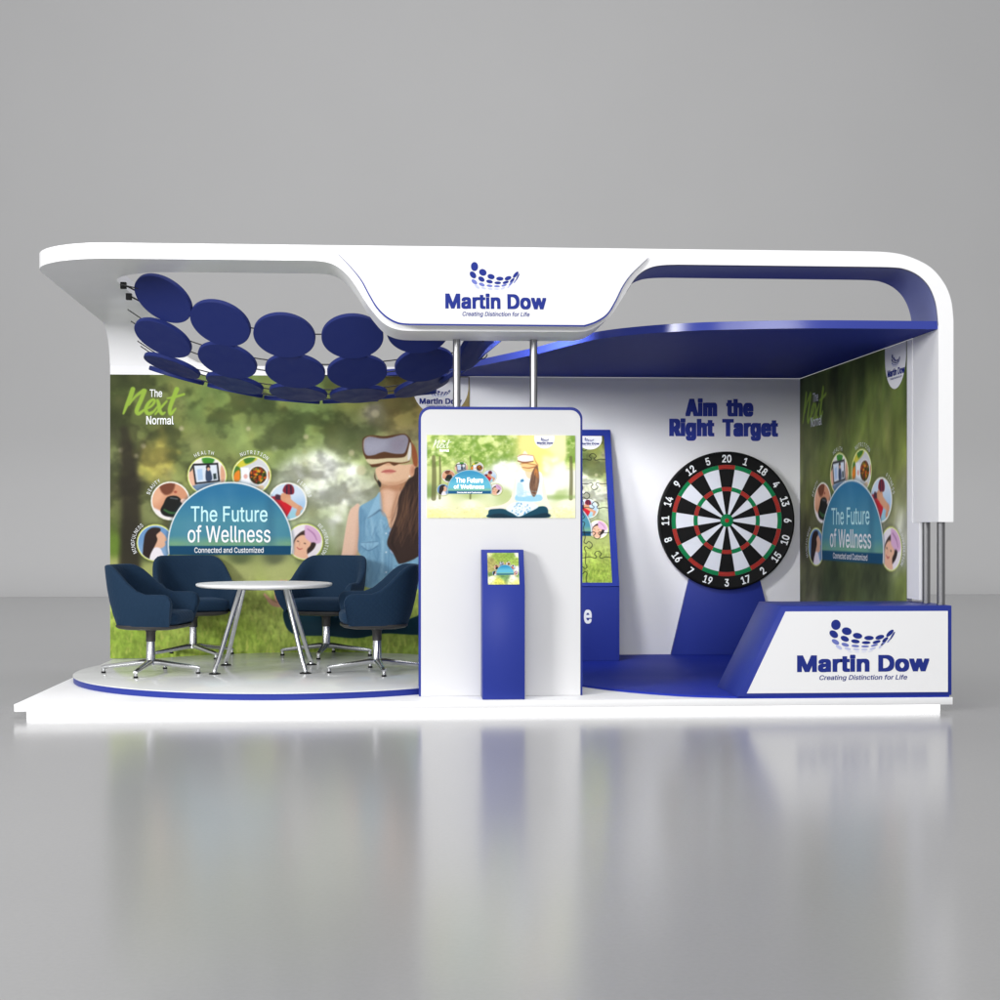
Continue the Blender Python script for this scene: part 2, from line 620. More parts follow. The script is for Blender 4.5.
class Canvas:
    def __init__(s, x0, y0, x1, y1, nx, ny):
        s.x0, s.y0, s.x1, s.y1, s.nx, s.ny = x0, y0, x1, y1, nx, ny
        s.X, s.Y = np.meshgrid(np.linspace(x0, x1, nx), np.linspace(y0, y1, ny))
        s.img = np.zeros((ny, nx, 3))
        s.px = abs(x1 - x0) / (nx - 1)
        s.T(0, 0, 1, 1)

    def T(s, ox, oy, sx, sy):
        s.t = (ox, oy, sx, sy)

    def _pt(s, p):
        return np.array([[s.t[0] + a[0] * s.t[2], s.t[1] + a[1] * s.t[3]] for a in p], float)

    def _win(s, x0, y0, x1, y1):
        fx, fy = (s.nx - 1) / (s.x1 - s.x0), (s.ny - 1) / (s.y1 - s.y0)
        i0, i1 = int(max(0, math.floor((x0 - s.x0) * fx))), int(min(s.nx, math.ceil((x1 - s.x0) * fx) + 1))
        j0, j1 = int(max(0, math.floor((y0 - s.y0) * fy))), int(min(s.ny, math.ceil((y1 - s.y0) * fy) + 1))
        return (slice(j0, j1), slice(i0, i1)) if i1 > i0 and j1 > j0 else None

    def blend(s, w, m, c):
        c = np.asarray(c, float)
        s.img[w] = s.img[w] * (1 - m[..., None]) + c * m[..., None]

    def poly(s, pts, c, soft=None, alpha=1., smooth=True, clip=None):
        P = s._pt(spline(pts, 5, True) if smooth else pts)
        soft = (soft or 0) * abs(s.t[2])
        soft = max(soft, s.px * .75)
        w = s._win(P[:, 0].min() - soft, P[:, 1].min() - soft, P[:, 0].max() + soft, P[:, 1].max() + soft)
        if not w:
            return
        X, Y = s.X[w], s.Y[w]
        d2 = np.full(X.shape, 1e9)
        ins = np.zeros(X.shape, bool)
        n = len(P)
        for i in range(n):
            a, b = P[i], P[(i + 1) % n]
            e = b - a
            L = e @ e + 1e-12
            t = np.clip(((X - a[0]) * e[0] + (Y - a[1]) * e[1]) / L, 0, 1)
            d2 = np.minimum(d2, (X - a[0] - t * e[0]) ** 2 + (Y - a[1] - t * e[1]) ** 2)
            if a[1] != b[1]:
                ins ^= ((a[1] > Y) != (b[1] > Y)) & (X < (b[0] - a[0]) * (Y - a[1]) / (b[1] - a[1]) + a[0])
        d = np.sqrt(d2)
        m = np.clip(.5 + np.where(ins, d, -d) / (2 * soft), 0, 1) * alpha
        if clip is not None:
            m = m * clip(X, Y)
        s.blend(w, m, c)

    def ell(s, cx, cy, rx, ry, c, soft=None, alpha=1., rot=0., clip=None):
        n = 26
        a = R(rot)
        s_ = [(cx + rx * math.cos(t) * math.cos(a) - ry * math.sin(t) * math.sin(a), cy + rx * math.cos(t) * math.sin(a) + ry * math.sin(t) * math.cos(a))
              for t in [2 * math.pi * k / n for k in range(n)]]
        s.poly(s_, c, soft, alpha, False, clip)

    def blob(s, cx, cy, r, c, alpha=1., ry=None):
        """soft round spot"""
        (cx, cy), = s._pt([(cx, cy)])
        rx, ry = r * abs(s.t[2]), (ry or r) * abs(s.t[3])
        w = s._win(cx - rx * 2.2, cy - ry * 2.2, cx + rx * 2.2, cy + ry * 2.2)
        if w:
            s.blend(w, np.exp(-(((s.X[w] - cx) / rx) ** 2 + ((s.Y[w] - cy) / ry) ** 2)) * alpha, c)

    def stroke(s, pts, wd, c, soft=None, alpha=1., clip=None):
        P = s._pt(spline(pts, 6))
        n = len(P)
        wd = np.interp(np.linspace(0, 1, n), np.linspace(0, 1, len(wd)), wd) * abs(s.t[2])
        soft = max((soft or 0) * abs(s.t[2]), s.px * .75)
        mx = wd.max() + soft
        w = s._win(P[:, 0].min() - mx, P[:, 1].min() - mx, P[:, 0].max() + mx, P[:, 1].max() + mx)
        if not w:
            return
        X, Y = s.X[w], s.Y[w]
        sd = np.full(X.shape, 1e9)
        for i in range(n - 1):
            a, b = P[i], P[i + 1]
            e = b - a
            t = np.clip(((X - a[0]) * e[0] + (Y - a[1]) * e[1]) / (e @ e + 1e-12), 0, 1)
            sd = np.minimum(sd, np.hypot(X - a[0] - t * e[0], Y - a[1] - t * e[1]) - (wd[i] * (1 - t) + wd[i + 1] * t))
        m = np.clip(.5 - sd / (2 * soft), 0, 1) * alpha
        if clip is not None:
            m = m * clip(X, Y)
        s.blend(w, m, c)

    def fill(s, ctrl, pw=2.4):
        num, den = 0, 0
        for x, y, r, c in ctrl:
            (x, y), = s._pt([(x, y)])
            r = r * abs(s.t[2])
            wt = 1 / (((s.X - x) ** 2 + (s.Y - y) ** 2) / (r * r) + .12) ** pw
            num = num + wt[..., None] * np.asarray(c, float)
            den = den + wt
        s.img = num / den[..., None]


def soften(cv, k=1, grain=.035, seed=1):
    a = cv.img
    for _ in range(k):
        p = np.pad(a, ((1, 1), (1, 1), (0, 0)), 'edge')
        a = .5 * a + .125 * (p[:-2, 1:-1] + p[2:, 1:-1] + p[1:-1, :-2] + p[1:-1, 2:])
    g = np.random.RandomState(seed).rand(*a.shape[:2]) - .5
    cv.img = a * (1 + grain * 2 * g[..., None])


def ink_mesh(cv, fr, name, m, parent, gain=1., off=0., shape=None):
    """the canvas as a fine grid whose vertices carry the ink colours"""
    me = bpy.data.meshes.new(name)
    org = ORG.get(parent.name, Vector())
    o0 = np.array(fr.o - org) + np.array(fr.n) * off
    XX, YY = (cv.X - fr.x0) * fr.su, (fr.y0 - cv.Y) * fr.sv
    co = o0 + XX[..., None] * np.array(fr.u) + YY[..., None] * np.array(fr.v)
    nx, ny = cv.nx, cv.ny
    idx = np.arange(nx * ny).reshape(ny, nx)
    q = np.stack([idx[1:, :-1], idx[1:, 1:], idx[:-1, 1:], idx[:-1, :-1]], -1).reshape(-1, 4)
    me.vertices.add(nx * ny)
    me.vertices.foreach_set('co', co.astype(np.float32).ravel())
    me.loops.add(q.size)
    me.loops.foreach_set('vertex_index', q.astype(np.int32).ravel())
    me.polygons.add(len(q))
    me.polygons.foreach_set('loop_start', np.arange(0, q.size, 4, dtype=np.int32))
    me.update(calc_edges=True)
    a = me.color_attributes.new('ink', 'FLOAT_COLOR', 'POINT')
    c = np.ones((nx * ny, 4), np.float32)
    c[:, :3] = np.clip(lin(np.clip(cv.img, 0, 255)) * gain, 0, 1).reshape(-1, 3)
    a.data.foreach_set('color', c.ravel())
    me.materials.append(m)
    o = bpy.data.objects.new(name, me)
    col.objects.link(o)
    o.parent = parent
    ORG[o.name] = org.copy()
    return o


SKIN, SKIN_D, HAIR = (226, 184, 150), (190, 140, 104), (58, 43, 38)


def paint_park(cv, rs, sun=0., right=True):
    """out-of-focus park: drawn in the coordinates of the big wall graphic (110..472, 374..660)"""
    C = [(112, 376, 45, (74, 84, 44)), (150, 400, 40, (78, 86, 46)), (215, 395, 45, (92, 110, 60)), (300, 400, 50, (104, 122, 70)),
         (360, 385, 36, (104, 108, 58)), (410, 395, 40, (128, 112, 66)), (470, 400, 46, (150, 132, 84)),
         (116, 450, 26, (92, 98, 62)), (131, 480, 13, (62, 58, 42)), (131, 540, 13, (58, 56, 42)), (155, 462, 20, (150, 142, 74)),
         (168, 500, 24, (112, 118, 74)), (200, 450, 34, (98, 108, 62)), (260, 440, 36, (110, 124, 72)), (298, 478, 22, (186, 192, 172)),
         (322, 470, 20, (218, 220, 214)), (345, 490, 26, (196, 200, 180)), (340, 530, 30, (172, 182, 146)), (320, 550, 20, (136, 150, 100)),
         (360, 440, 26, (130, 142, 92)), (375, 410, 16, (170, 164, 140)), (420, 450, 30, (150, 142, 100)), (460, 470, 40, (190, 182, 150)),
         (115, 545, 12, (100, 126, 46)), (150, 552, 14, (78, 88, 52)), (200, 558, 12, (84, 96, 58)), (240, 558, 12, (92, 104, 66)), (275, 558, 12, (96, 104, 74)), (312, 556, 12, (104, 116, 78)), (345, 556, 10, (112, 124, 80)),
         (115, 576, 16, (168, 172, 106)), (155, 575, 18, (166, 172, 104)), (200, 576, 18, (164, 172, 106)), (240, 576, 18, (172, 178, 112)), (280, 577, 20, (178, 184, 118)), (330, 577, 20, (172, 182, 112)), (380, 577, 24, (164, 176, 104)), (440, 577, 24, (160, 170, 100)),
         (120, 603, 24, (172, 190, 92)), (170, 602, 24, (174, 192, 94)), (220, 604, 26, (176, 192, 96)), (270, 604, 26, (180, 196, 100)), (320, 606, 30, (176, 194, 96)), (420, 606, 34, (156, 172, 82)),
         (130, 642, 26, (142, 168, 66)), (230, 642, 30, (148, 172, 70)), (330, 642, 30, (142, 166, 68)), (440, 642, 34, (128, 150, 64))]
    cv.fill(C)
    X, Y = (cv.X - cv.t[0]) / cv.t[2], (cv.Y - cv.t[1]) / cv.t[3]
    up = np.clip((566 - Y) / 16, 0, 1)
    n1 = fbm(X / 26, Y / 22, 4, 1) - .5
    n2 = fbm(X / 9, Y / 8, 3, 3) - .5
    cv.img *= (1 + (n1 * .46 + n2 * .16) * up * np.clip((600 - Y) / 120, .45, 1))[..., None]
    # tree trunks
    cv.stroke([(127, 448), (130, 500), (130, 566)], [7, 9, 10], (52, 48, 36), 4, .85)
    cv.stroke([(214, 556), (214, 566)], [4, 4], (76, 84, 60), 3, .6)
    cv.stroke([(168, 470), (167, 555)], [3, 4], (92, 88, 60), 3, .5)
    cv.stroke([(340, 500), (341, 560)], [3, 4], (150, 150, 120), 3, .4)
    # foliage lights
    pal = [(126, 136, 70), (94, 112, 54), (148, 146, 76), (70, 82, 40), (118, 112, 60), (160, 160, 104)]
    for _ in range(420):
        x, y = rs.uniform(108, 474), 374 + 140 * rs.rand() ** 1.3
        r = rs.uniform(2.5, 9)
        cv.blob(x, y, r, pal[rs.randint(6)], rs.uniform(.08, .26), r * rs.uniform(.7, 1.3))
    for _ in range(60):
        q_ = rs.rand()
        cv.blob(156 + rs.normal() * 9, 458 + rs.normal() * 13, rs.uniform(1.5, 5), [(190, 176, 84), (168, 158, 72), (206, 190, 96)][rs.randint(3)], rs.uniform(.15, .4))
    for bx, by, br in [(300, 476, 13), (318, 466, 15), (334, 478, 15), (322, 490, 14), (344, 500, 13), (352, 470, 10), (336, 520, 12), (306, 492, 9)]:
        for _ in range(30):
            a, d = rs.rand() * 6.28, abs(rs.normal()) * .75
            cv.blob(bx + br * d * math.cos(a), by + br * d * math.sin(a), rs.uniform(1.4, 5), [(226, 228, 218), (206, 212, 190), (236, 236, 232)][rs.randint(3)], rs.uniform(.08, .3))
    lm = fbm(X / 24, Y / 19, 4, 5)
    lm = np.clip((lm - .38) / .24, 0, 1)
    lm = lm * lm * (3 - 2 * lm)
    cv.img *= (1 + (lm - .5) * .40 * np.clip((540 - Y) / 40, 0, 1))[..., None]
    for x, y, r in [(143, 446, 2.4), (121, 450, 2.4), (136, 456, 2.2), (376, 412, 4), (306, 436, 2.5), (362, 470, 5), (352, 452, 3), (248, 428, 2.2), (181, 428, 2.4)]:
        cv.ell(x, y, r, r, (206, 196, 158), 1.2, .6)
    for p_, w_, c_, al in [([(124, 430), (129, 470), (131, 520), (129, 566)], [4, 7, 8.5, 10], (46, 42, 31), .72), ([(131, 470), (142, 446), (150, 434)], [3, 2, 1], (52, 50, 36), .4),
                           ([(127, 460), (118, 440), (113, 424)], [3, 2, 1], (52, 50, 36), .4), ([(166, 500), (167, 560)], [2.6, 3.2], (74, 72, 48), .5), ([(350, 508), (351, 562)], [2, 2.6], (116, 118, 88), .5),
                           ([(298, 540), (299, 562)], [3, 3], (84, 92, 64), .4)]:
        cv.stroke(p_, w_, c_, 2.5, al)
    # grass
    g = np.clip((Y - 572) / 26, 0, 1)
    gr = fbm(X / 2.6, Y / 4.2, 3, 2) - .5
    gl = fbm(X / 16, Y / 7, 3, 4) - .5
    cv.img *= (1 + (gr * .42 + gl * .34) * g)[..., None]
    for _ in range(900):
        y = rs.uniform(606, 662)
        x = rs.uniform(106, 476)
        h = (y - 590) * rs.uniform(.06, .14)
        cv.stroke([(x, y), (x + rs.uniform(-2.4, 2.4), y - h)], [.75, .25], [(186, 204, 98), (104, 136, 46), (152, 176, 70), (210, 208, 110)][rs.randint(4)], .5, .5)


def hub_circle(cx, cy, r):
    return lambda X, Y: np.clip((r - np.hypot(X - cx, Y - cy)) / 1.0 + .5, 0, 1)


BUB = [(155, 543.5, 18.8), (170, 501.2, 19.6), (206.6, 475.6, 19.8), (251.2, 475.3, 19.8), (287.6, 501.6, 19.4), (304.8, 542.6, 18.6)]


def paint_hub(cv, T=(0, 0, 1, 1), vivid=False, small=False):
    """dome with six picture roundels, in the wall graphic's coordinates"""
    cv.T(*T)
    ox, oy, sx, sy = T
    lime = (206, 216, 96)
    for i, (cx, cy, r) in enumerate(BUB):
        cv.ell(cx, cy, r + 1.0, r + 1.0, (66, 70, 44), 2.0, .45)
        cv.ell(cx, cy, r, r, lime if i in (0, 2, 3, 5) else (238, 236, 226))
        cv.ell(cx, cy, r - .9, r - .9, (246, 246, 238))
        cx_, cy_, r_ = ox + cx * sx, oy + cy * sy, (r - 1.6)

        def clip(X, Y, a=cx_, b=cy_, q=r_):
            return np.clip((q - np.hypot((X - a) / sx, (Y - b) / sy)) / max(.6, cv.px / sx) + .5, 0, 1)
        p = lambda pts, c, s=0., al=1., sm=True: cv.poly([(cx + a, cy + b) for a, b in pts], c, s, al, sm, clip)
        e = lambda a, b, rx, ry, c, s=0., al=1., rot=0: cv.ell(cx + a, cy + b, rx, ry, c, s, al, rot, clip)
        st = lambda pts, w, c, s=0., al=1.: cv.stroke([(cx + a, cy + b) for a, b in pts], w, c, s, al, clip)
        full = [(-30, -30), (30, -30), (30, 30), (-30, 30)]
        if i == 0:      # profile of a woman with long dark hair, face lifted, sky behind
            p(full, (108, 150, 196), sm=False)
            p([(-30, 4), (30, 0), (30, 30), (-30, 30)], (140, 172, 206), 6, .8, False)
            p([(4, -12), (9, -8), (11.5, -3), (9.5, -1), (10, 2), (7, 5), (2, 6), (-2, 8), (-4, -2), (-2, -10)], (224, 176, 146), .5)
            p([(-4, 6), (4, 5), (8, 12), (14, 24), (-14, 24), (-8, 12)], (238, 232, 238), .6)
            p([(4, -15), (-4, -15), (-10, -9), (-12, 2), (-13, 14), (-16, 24), (-8, 24), (-5, 12), (-1, 4), (2, -3), (1, -8), (5, -12)], (44, 32, 30), .5)
        elif i == 1:    # dark sensor worn on skin
            p(full, (206, 146, 112), sm=False)
            p([(-30, -30), (6, -30), (-2, -10), (-14, 4), (-30, 0)], (226, 172, 138), 4)
            p([(-10, -19), (4, -19), (2, -9), (-5, -6), (-10, -11)], (116, 66, 46), 1)
            p([(-24, 6), (-10, 10), (2, 17), (8, 24), (-24, 26)], (238, 232, 234), 1)
            p([(-7, 3), (-3, -4), (6, -5), (11, 0), (11, 10), (4, 16), (-6, 15), (-10, 10)], (22, 24, 22), .5)
            st([(-6, 9), (0, 12), (7, 12)], [1, 1.2, .8], (54, 96, 52), .5)
            st([(0, -3), (7, -2)], [.6, .6], (92, 96, 100), .4)
            e(13, 0, 3, 2.2, (244, 206, 188), .5)
            e(5, -9, 1.6, 1.2, (160, 80, 60), .5)
        elif i == 2:    # tablet held in both hands, video call
            p(full, (232, 228, 222), sm=False)
            p([(-4, -21), (8, -21), (5, -12), (-4, -13)], (60, 136, 44), .8)
            p([(-30, -8), (-15, -10), (-11, 8), (-16, 20), (-30, 16)], (226, 178, 150), .8)
            p([(14, -10), (24, -6), (24, 16), (15, 14)], (214, 160, 130), .8)
            p([(-18, -14), (-14, -14), (-15, -6), (-19, -4)], (60, 70, 56), .6)
            p([(-15, -12), (11, -13), (13, 6), (-12, 9)], (28, 28, 32), .4, 1, False)
            p([(-13, -10), (9.6, -11), (11, 4.6), (-10.6, 7)], (214, 222, 232), .3, 1, False)
            p([(-1, -6), (3, -6), (5, 4), (-1, 5)], (52, 66, 92), .4)
            e(1, -8.4, 2.2, 2.6, (40, 34, 34), .3)
            e(1.4, -6.6, 1.5, 1.8, (216, 168, 140), .3)
            p([(6, -2), (9, -2.4), (9.6, 3.4), (6.4, 4)], (44, 60, 62), .4, 1, False)
            p([(-10, -6), (-5, -7), (-4, 4), (-9, 5)], (170, 196, 226), .6, 1, False)
            p([(-16, 11), (14, 8), (16, 22), (-14, 24)], (76, 110, 148), .8, .8)
        elif i == 3:    # bowl of vegetables beside a phone
            p(full, (206, 208, 210), sm=False)
            p([(-24, -18), (-4, -24), (6, -17), (-8, -9), (-22, -6)], (206, 196, 60), .8)
            p([(-8, -20), (4, -21), (2, -15), (-6, -12)], (64, 120, 40), .8)
            p([(-22, -6), (-13, -9), (-10, 2), (-20, 8)], (74, 120, 44), .8)
            p([(-17, -2), (-12, -5), (-12, 5), (-18, 6)], (226, 130, 40), .8)
            p([(-11, -8), (-3, -8), (-1, 14), (-10, 16)], (238, 240, 244), .4, 1, False)
            e(-6, 1, 2, 2.4, (222, 170, 160), .5)
            e(6.4, 0, 10, 10, (240, 240, 238), .5)
            e(6.4, 0, 8.7, 9, (58, 38, 18), .5)
            q = np.random.RandomState(3)
            for _ in range(70):
                a, d = q.rand() * 6.28, 7.6 * q.rand() ** .5
                e(6.4 + d * math.cos(a), d * math.sin(a), q.uniform(.8, 2), q.uniform(.6, 1.4),
                  [(214, 96, 26), (226, 156, 40), (84, 116, 34), (150, 44, 22), (40, 52, 22)][q.randint(5)], .3, .9, q.uniform(0, 180))
            p([(2, 13), (10, 10), (12, 13), (3, 18)], (214, 186, 150), .6)
            p([(17, -4), (22, -6), (22, 8), (18, 6)], (196, 104, 50), .8)
        elif i == 4:    # cyclist in red with a helmet, sea behind
            p(full, (168, 198, 226), sm=False)
            p([(-30, -30), (30, -30), (30, -6), (0, 0), (-30, -8)], (214, 226, 238), 5, .8, False)
            p([(-6, 10), (30, 8), (30, 30), (-6, 30)], (152, 200, 214), 2, 1, False)
            p([(-20, -3), (-10, -5), (-4, -1), (4, 4), (0, 14), (-6, 22), (-22, 10)], (200, 28, 42), .6)
            p([(-12, -7), (-7, -6), (-4, -2), (-12, -2)], (70, 40, 56), .6)
            p([(-6, -8), (1, -8), (3, -3), (-2, 1), (-7, -2)], (212, 152, 116), .6)
            st([(0, -1), (7, 4), (13, 7)], [3, 2.6, 2], (216, 160, 124), .5)
            st([(12, 6), (10, 13)], [1.8, 2.2], (206, 150, 116), .5)
            p([(-5, -10), (-3, -16), (2, -18), (6, -14), (6, -8), (1, -7)], (128, 32, 48), .5)
            st([(-1, -16), (-1, -8)], [.7, .7], (40, 34, 60), .4)
            st([(3, -16), (3.4, -8)], [.7, .7], (40, 34, 60), .4)
        else:           # smiling face with a lilac towel round the hair
            p(full, (234, 226, 230), sm=False)
            p([(-10, -4), (-4, -10), (3, -12), (10, -7), (11, 3), (6, 10), (-2, 14), (-8, 8), (-11, 2)], (62, 44, 40), .6)
            p([(-8, -4), (-2, -7), (5, -4), (6, 3), (2, 9), (4, 24), (-12, 24), (-11, 10), (-11, 2)], (232, 182, 152), .6)
            p([(1, -18), (9, -17), (16, -9), (16, 0), (10, 2), (4, -1), (0, -6)], (214, 172, 204), .8)
            st([(3, -13), (9, -8), (12, -2)], [.6, .8, .5], (176, 126, 168), .5)
            p([(7, 1), (11, 2), (8, 8), (4, 10)], (50, 36, 34), .6)
            e(-7, -.6, 1.2, .6, (84, 58, 50), .3, .9, 20)
            e(0, 1.6, 1.2, .6, (84, 58, 50), .3, .9, 20)
            st([(-8, 5.4), (-5.6, 7.4), (-2.6, 6.8)], [.35, .6, .35], (188, 92, 88), .3)
            st([(-5, .5), (-5.6, 3.4)], [.3, .4], (206, 150, 122), .4)
    # dome
    def dome(k):
        pts = [(229.8 - k * math.cos(R(a)), 544.5 - k * math.sin(R(a))) for a in np.linspace(-9.5, 189.5, 60)]
        return pts
    cv.poly(dome(63.8), (24, 58, 74), 2.2, .5, False)
    cv.poly(dome(62.6), (240, 242, 240), 0, 1, False)
    D = dome(61.3)
    cv.poly(D, (58, 152, 196) if vivid else (42, 112, 152), 0, 1, False)
    inside = lambda X, Y: np.clip((61 - np.hypot((X - ox) / sx - 229.8, (Y - oy) / sy - 544.5)) / .8 + .5, 0, 1) * ((Y - oy) / sy < 555)
    cv.poly([(160, 510), (300, 506), (300, 560), (160, 560)], (120, 206, 226) if vivid else (84, 146, 158), 14, .75, False, inside)
    cv.poly([(160, 540), (300, 540), (300, 560), (160, 560)], (150, 186, 110), 4, .55, False, inside)
    if not vivid:
        for x, y, r in [(212, 500, 14), (256, 512, 18), (190, 528, 16), (274, 534, 12), (228, 492, 9)]:
            cv.stroke([(x, y), (x + 2, y + r)], [r * .3, r * .5], (96, 150, 176), 8, .3, inside)
        cv.stroke([(270, 500), (270, 544)], [3, 4], (44, 92, 122), 4, .4, inside)
    cv.poly([(168.6, 546.6), (291, 546.6), (290.6, 555.6), (169, 555.6)], (16, 92, 140) if vivid else (14, 72, 106), 0, 1, False)
    cv.T(0, 0, 1, 1)


HUB_LABELS = [('MINDFULNESS', 0, -76, 7.6), ('BEAUTY', 1, -50, 8), ('HEALTH', 2, -8, 8.6), ('NUTRITION', 3, 8, 8.4), ('FITNESS', 4, 52, 8), ('REJUVENATION', 5, 82, 7.4)]


TITLE = [('The Future', 190.4, 267.2, 522.2, 15.6, 'print_cyan'), ('of Wellness', 187.2, 270.2, 543.0, 16.6, 'print_white'), ('Connected and Customized', 194, 263.2, 553.6, 5.4, 'print_white')]


def hub_lettering(parent, fr, off=.002):
    for args in TITLE:
        w = MB()
        put_text(w, fr, *args[:5], bold=.007, off=off)
        build(w, 'title_line', M[args[5]], parent, smooth=0)
    for t, i, a, s in HUB_LABELS:
        cx, cy, r = BUB[i]
        lb = MB()
        arc_text(lb, fr, t, cx, cy, r + 1.8, a, 3.6, s, off=off, bold=.0)
        build(lb, 'badge_caption', M['print_white'], parent, smooth=0)


def paint_next(cv, T, c=(150, 182, 66)):
    """the brush-written word, drawn in a box 1000 wide"""
    cv.T(*T)
    k = c
    st = lambda p, w: cv.stroke(p, [q * 1.22 for q in w], k, 6)
    st([(120, 348), (150, 270), (205, 124)], [7, 13, 17])
    st([(205, 128), (196, 190), (176, 262)], [14, 8, 5])
    st([(168, 272), (230, 190), (300, 138)], [5, 9, 15])
    st([(312, 138), (280, 220), (240, 316), (256, 348), (300, 320)], [16, 16, 16, 14, 8])
    st([(300, 318), (370, 280), (402, 236), (384, 220), (344, 256), (322, 312), (346, 348), (392, 328), (424, 286)], [7, 9, 10, 10, 13, 15, 14, 9, 6])
    st([(428, 226), (440, 262), (446, 312), (470, 348), (496, 336)], [10, 14, 14, 12, 6])
    st([(512, 232), (470, 280), (408, 352)], [7, 9, 7])
    st([(604, 122), (568, 214), (540, 300), (548, 348), (592, 300)], [17, 16, 15, 13, 6])
    st([(518, 206), (590, 192), (668, 168)], [6, 9, 9])
    cv.T(0, 0, 1, 1)


def paint_woman(cv):
    """seated woman wearing a headset; wall graphic coordinates. Two local scales as measured on the print"""
    A = (355, 425, .1, .1)
    B = (340, 420, .24, .24)
    D = (240, 480, .26, .26)
    # crossed legs and lace hem
    cv.T(*D)
    cv.poly([(165, 535), (172, 500), (215, 478), (300, 480), (380, 492), (450, 540), (560, 568), (690, 530), (760, 480), (900, 480), (900, 600), (690, 606),
             (560, 600), (450, 618), (330, 608), (230, 606), (185, 585)], (6, 42, 56), 2)
    cv.poly([(200, 500), (290, 496), (400, 525), (460, 560), (330, 545), (220, 540)], (22, 66, 82), 16, .6)
    cv.poly([(352, 488), (440, 490), (540, 520), (640, 560), (600, 572), (520, 570), (440, 548)], (190, 200, 214), 3)
    rs = np.random.RandomState(5)
    for _ in range(70):
        cv.blob(rs.uniform(370, 600), rs.uniform(492, 566), rs.uniform(3, 8), [(70, 96, 150), (226, 230, 236), (120, 140, 176)][rs.randint(3)], .5)
    # hand resting on the knee
    cv.T(0, 0, 1, 1)
    cv.poly([(275.4, 584), (284, 582), (291, 586), (292, 604), (287, 609), (279, 608), (274.6, 601)], (206, 158, 130), .6)
    for pts, w in [([(277, 606), (271, 603), (266.5, 598.5), (264.2, 595.6)], [2.3, 1.9, 1.5, 1.0]), ([(279, 607), (273, 606), (268, 602.4)], [2, 1.7, 1.0]),
                   ([(277, 600), (276, 592), (277, 585)], [1.7, 1.5, 1.1]), ([(281, 600), (280.4, 590), (281.6, 582)], [1.8, 1.6, 1.1]), ([(285.6, 600), (285, 590), (286, 582)], [1.8, 1.6, 1.1])]:
        cv.stroke(pts, w, (214, 166, 138), .5)
    for pts in [[(279, 602), (278.6, 590)], [(283.4, 602), (283, 588)], [(277, 604), (271, 601)]]:
        cv.stroke(pts, [.5, .35], (158, 110, 86), .6, .8)
    # arm
    cv.T(*B)
    cv.poly([(84, 356), (58, 362), (40, 385), (26, 450), (12, 540), (-4, 640), (20, 650), (70, 560), (90, 480)], (226, 190, 166), 2)
    cv.poly([(86, 380), (74, 430), (64, 540), (40, 620), (84, 560)], (196, 152, 128), 8, .6)
    # blouse
    cv.poly([(172, 302), (150, 322), (118, 342), (86, 362), (80, 400), (82, 470), (78, 545), (104, 600), (106, 700), (250, 705), (380, 700), (380, 560), (300, 520),
             (238, 480), (214, 455), (196, 400), (176, 350)], (122, 166, 192), 2)
    for pts, w, a in [([(100, 380), (104, 450), (98, 540)], [6, 8, 6], .35), ([(150, 450), (160, 560), (150, 680)], [5, 10, 6], .3), ([(190, 560), (196, 640), (190, 700)], [4, 7, 4], .35),
                      ([(120, 580), (140, 620), (130, 690)], [4, 8, 4], .3), ([(240, 620), (256, 660), (250, 700)], [6, 8, 6], .3)]:
        cv.stroke(pts, w, (82, 124, 156), 6, a)
    for pts, w in [([(130, 400), (140, 470), (138, 520)], [4, 6, 4]), ([(176, 420), (182, 520), (178, 640)], [4, 5, 4]), ([(110, 420), (116, 480)], [3, 4]), ([(220, 570), (226, 660)], [5, 6])]:
        cv.stroke(pts, w, (164, 200, 218), 5, .5)
    cv.stroke([(204, 402), (214, 470), (208, 560), (204, 690)], [2, 2, 2, 2], (84, 126, 158), 2, .7)
    cv.poly([(92, 512), (160, 510), (160, 524), (124, 546), (92, 530)], (140, 182, 206), 1, 1)
    cv.stroke([(92, 514), (128, 512), (160, 510)], [1, 1.5, 1], (66, 100, 130), 1.5, .8)
    cv.stroke([(92, 528), (122, 548), (160, 528)], [1.4, 1.6, 1.2], (66, 100, 130), 1.5, .8)
    for y in (475, 555, 640):
        cv.ell(196, y, 3.4, 3.4, (222, 228, 232), 1)
    cv.T(*B)
    rq = np.random.RandomState(41)
    for _ in range(70):
        x, y = rq.uniform(90, 196), rq.uniform(380, 680)
        l_ = rq.uniform(20, 70)
        cv.stroke([(x, y), (x + rq.uniform(-12, 12), y + l_ * .5), (x + rq.uniform(-16, 16), y + l_)], [.6, rq.uniform(1.5, 4), .6], [(74, 116, 150), (170, 206, 224), (98, 142, 172)][rq.randint(3)], 3, rq.uniform(.15, .4))
    for _ in range(26):
        x, y = rq.uniform(210, 300), rq.uniform(560, 690)
        cv.stroke([(x, y), (x + rq.uniform(10, 30), y + rq.uniform(-20, 20)), (x + rq.uniform(30, 60), y + rq.uniform(-30, 30))], [.6, 3, .6], [(74, 116, 150), (164, 200, 220)][rq.randint(2)], 3, .3)
    cv.poly([(84, 366), (96, 380), (92, 470), (88, 545), (78, 545), (82, 440)], (84, 126, 158), 5, .5)
    cv.poly([(206, 470), (222, 520), (226, 600), (222, 700), (212, 700), (214, 560)], (80, 122, 154), 5, .5)
    # neck and chest in the open collar
    cv.poly([(176, 290), (170, 320), (172, 362), (198, 402), (212, 452), (236, 480), (262, 420), (268, 320), (262, 276), (220, 262)], (222, 178, 148), 1.5)
    cv.poly([(208, 470), (226, 452), (236, 500), (232, 560), (212, 545)], (176, 190, 214), 2)
    for _ in range(24):
        cv.blob(rs.uniform(210, 232), rs.uniform(470, 550), rs.uniform(2, 4), (74, 96, 150), .6)
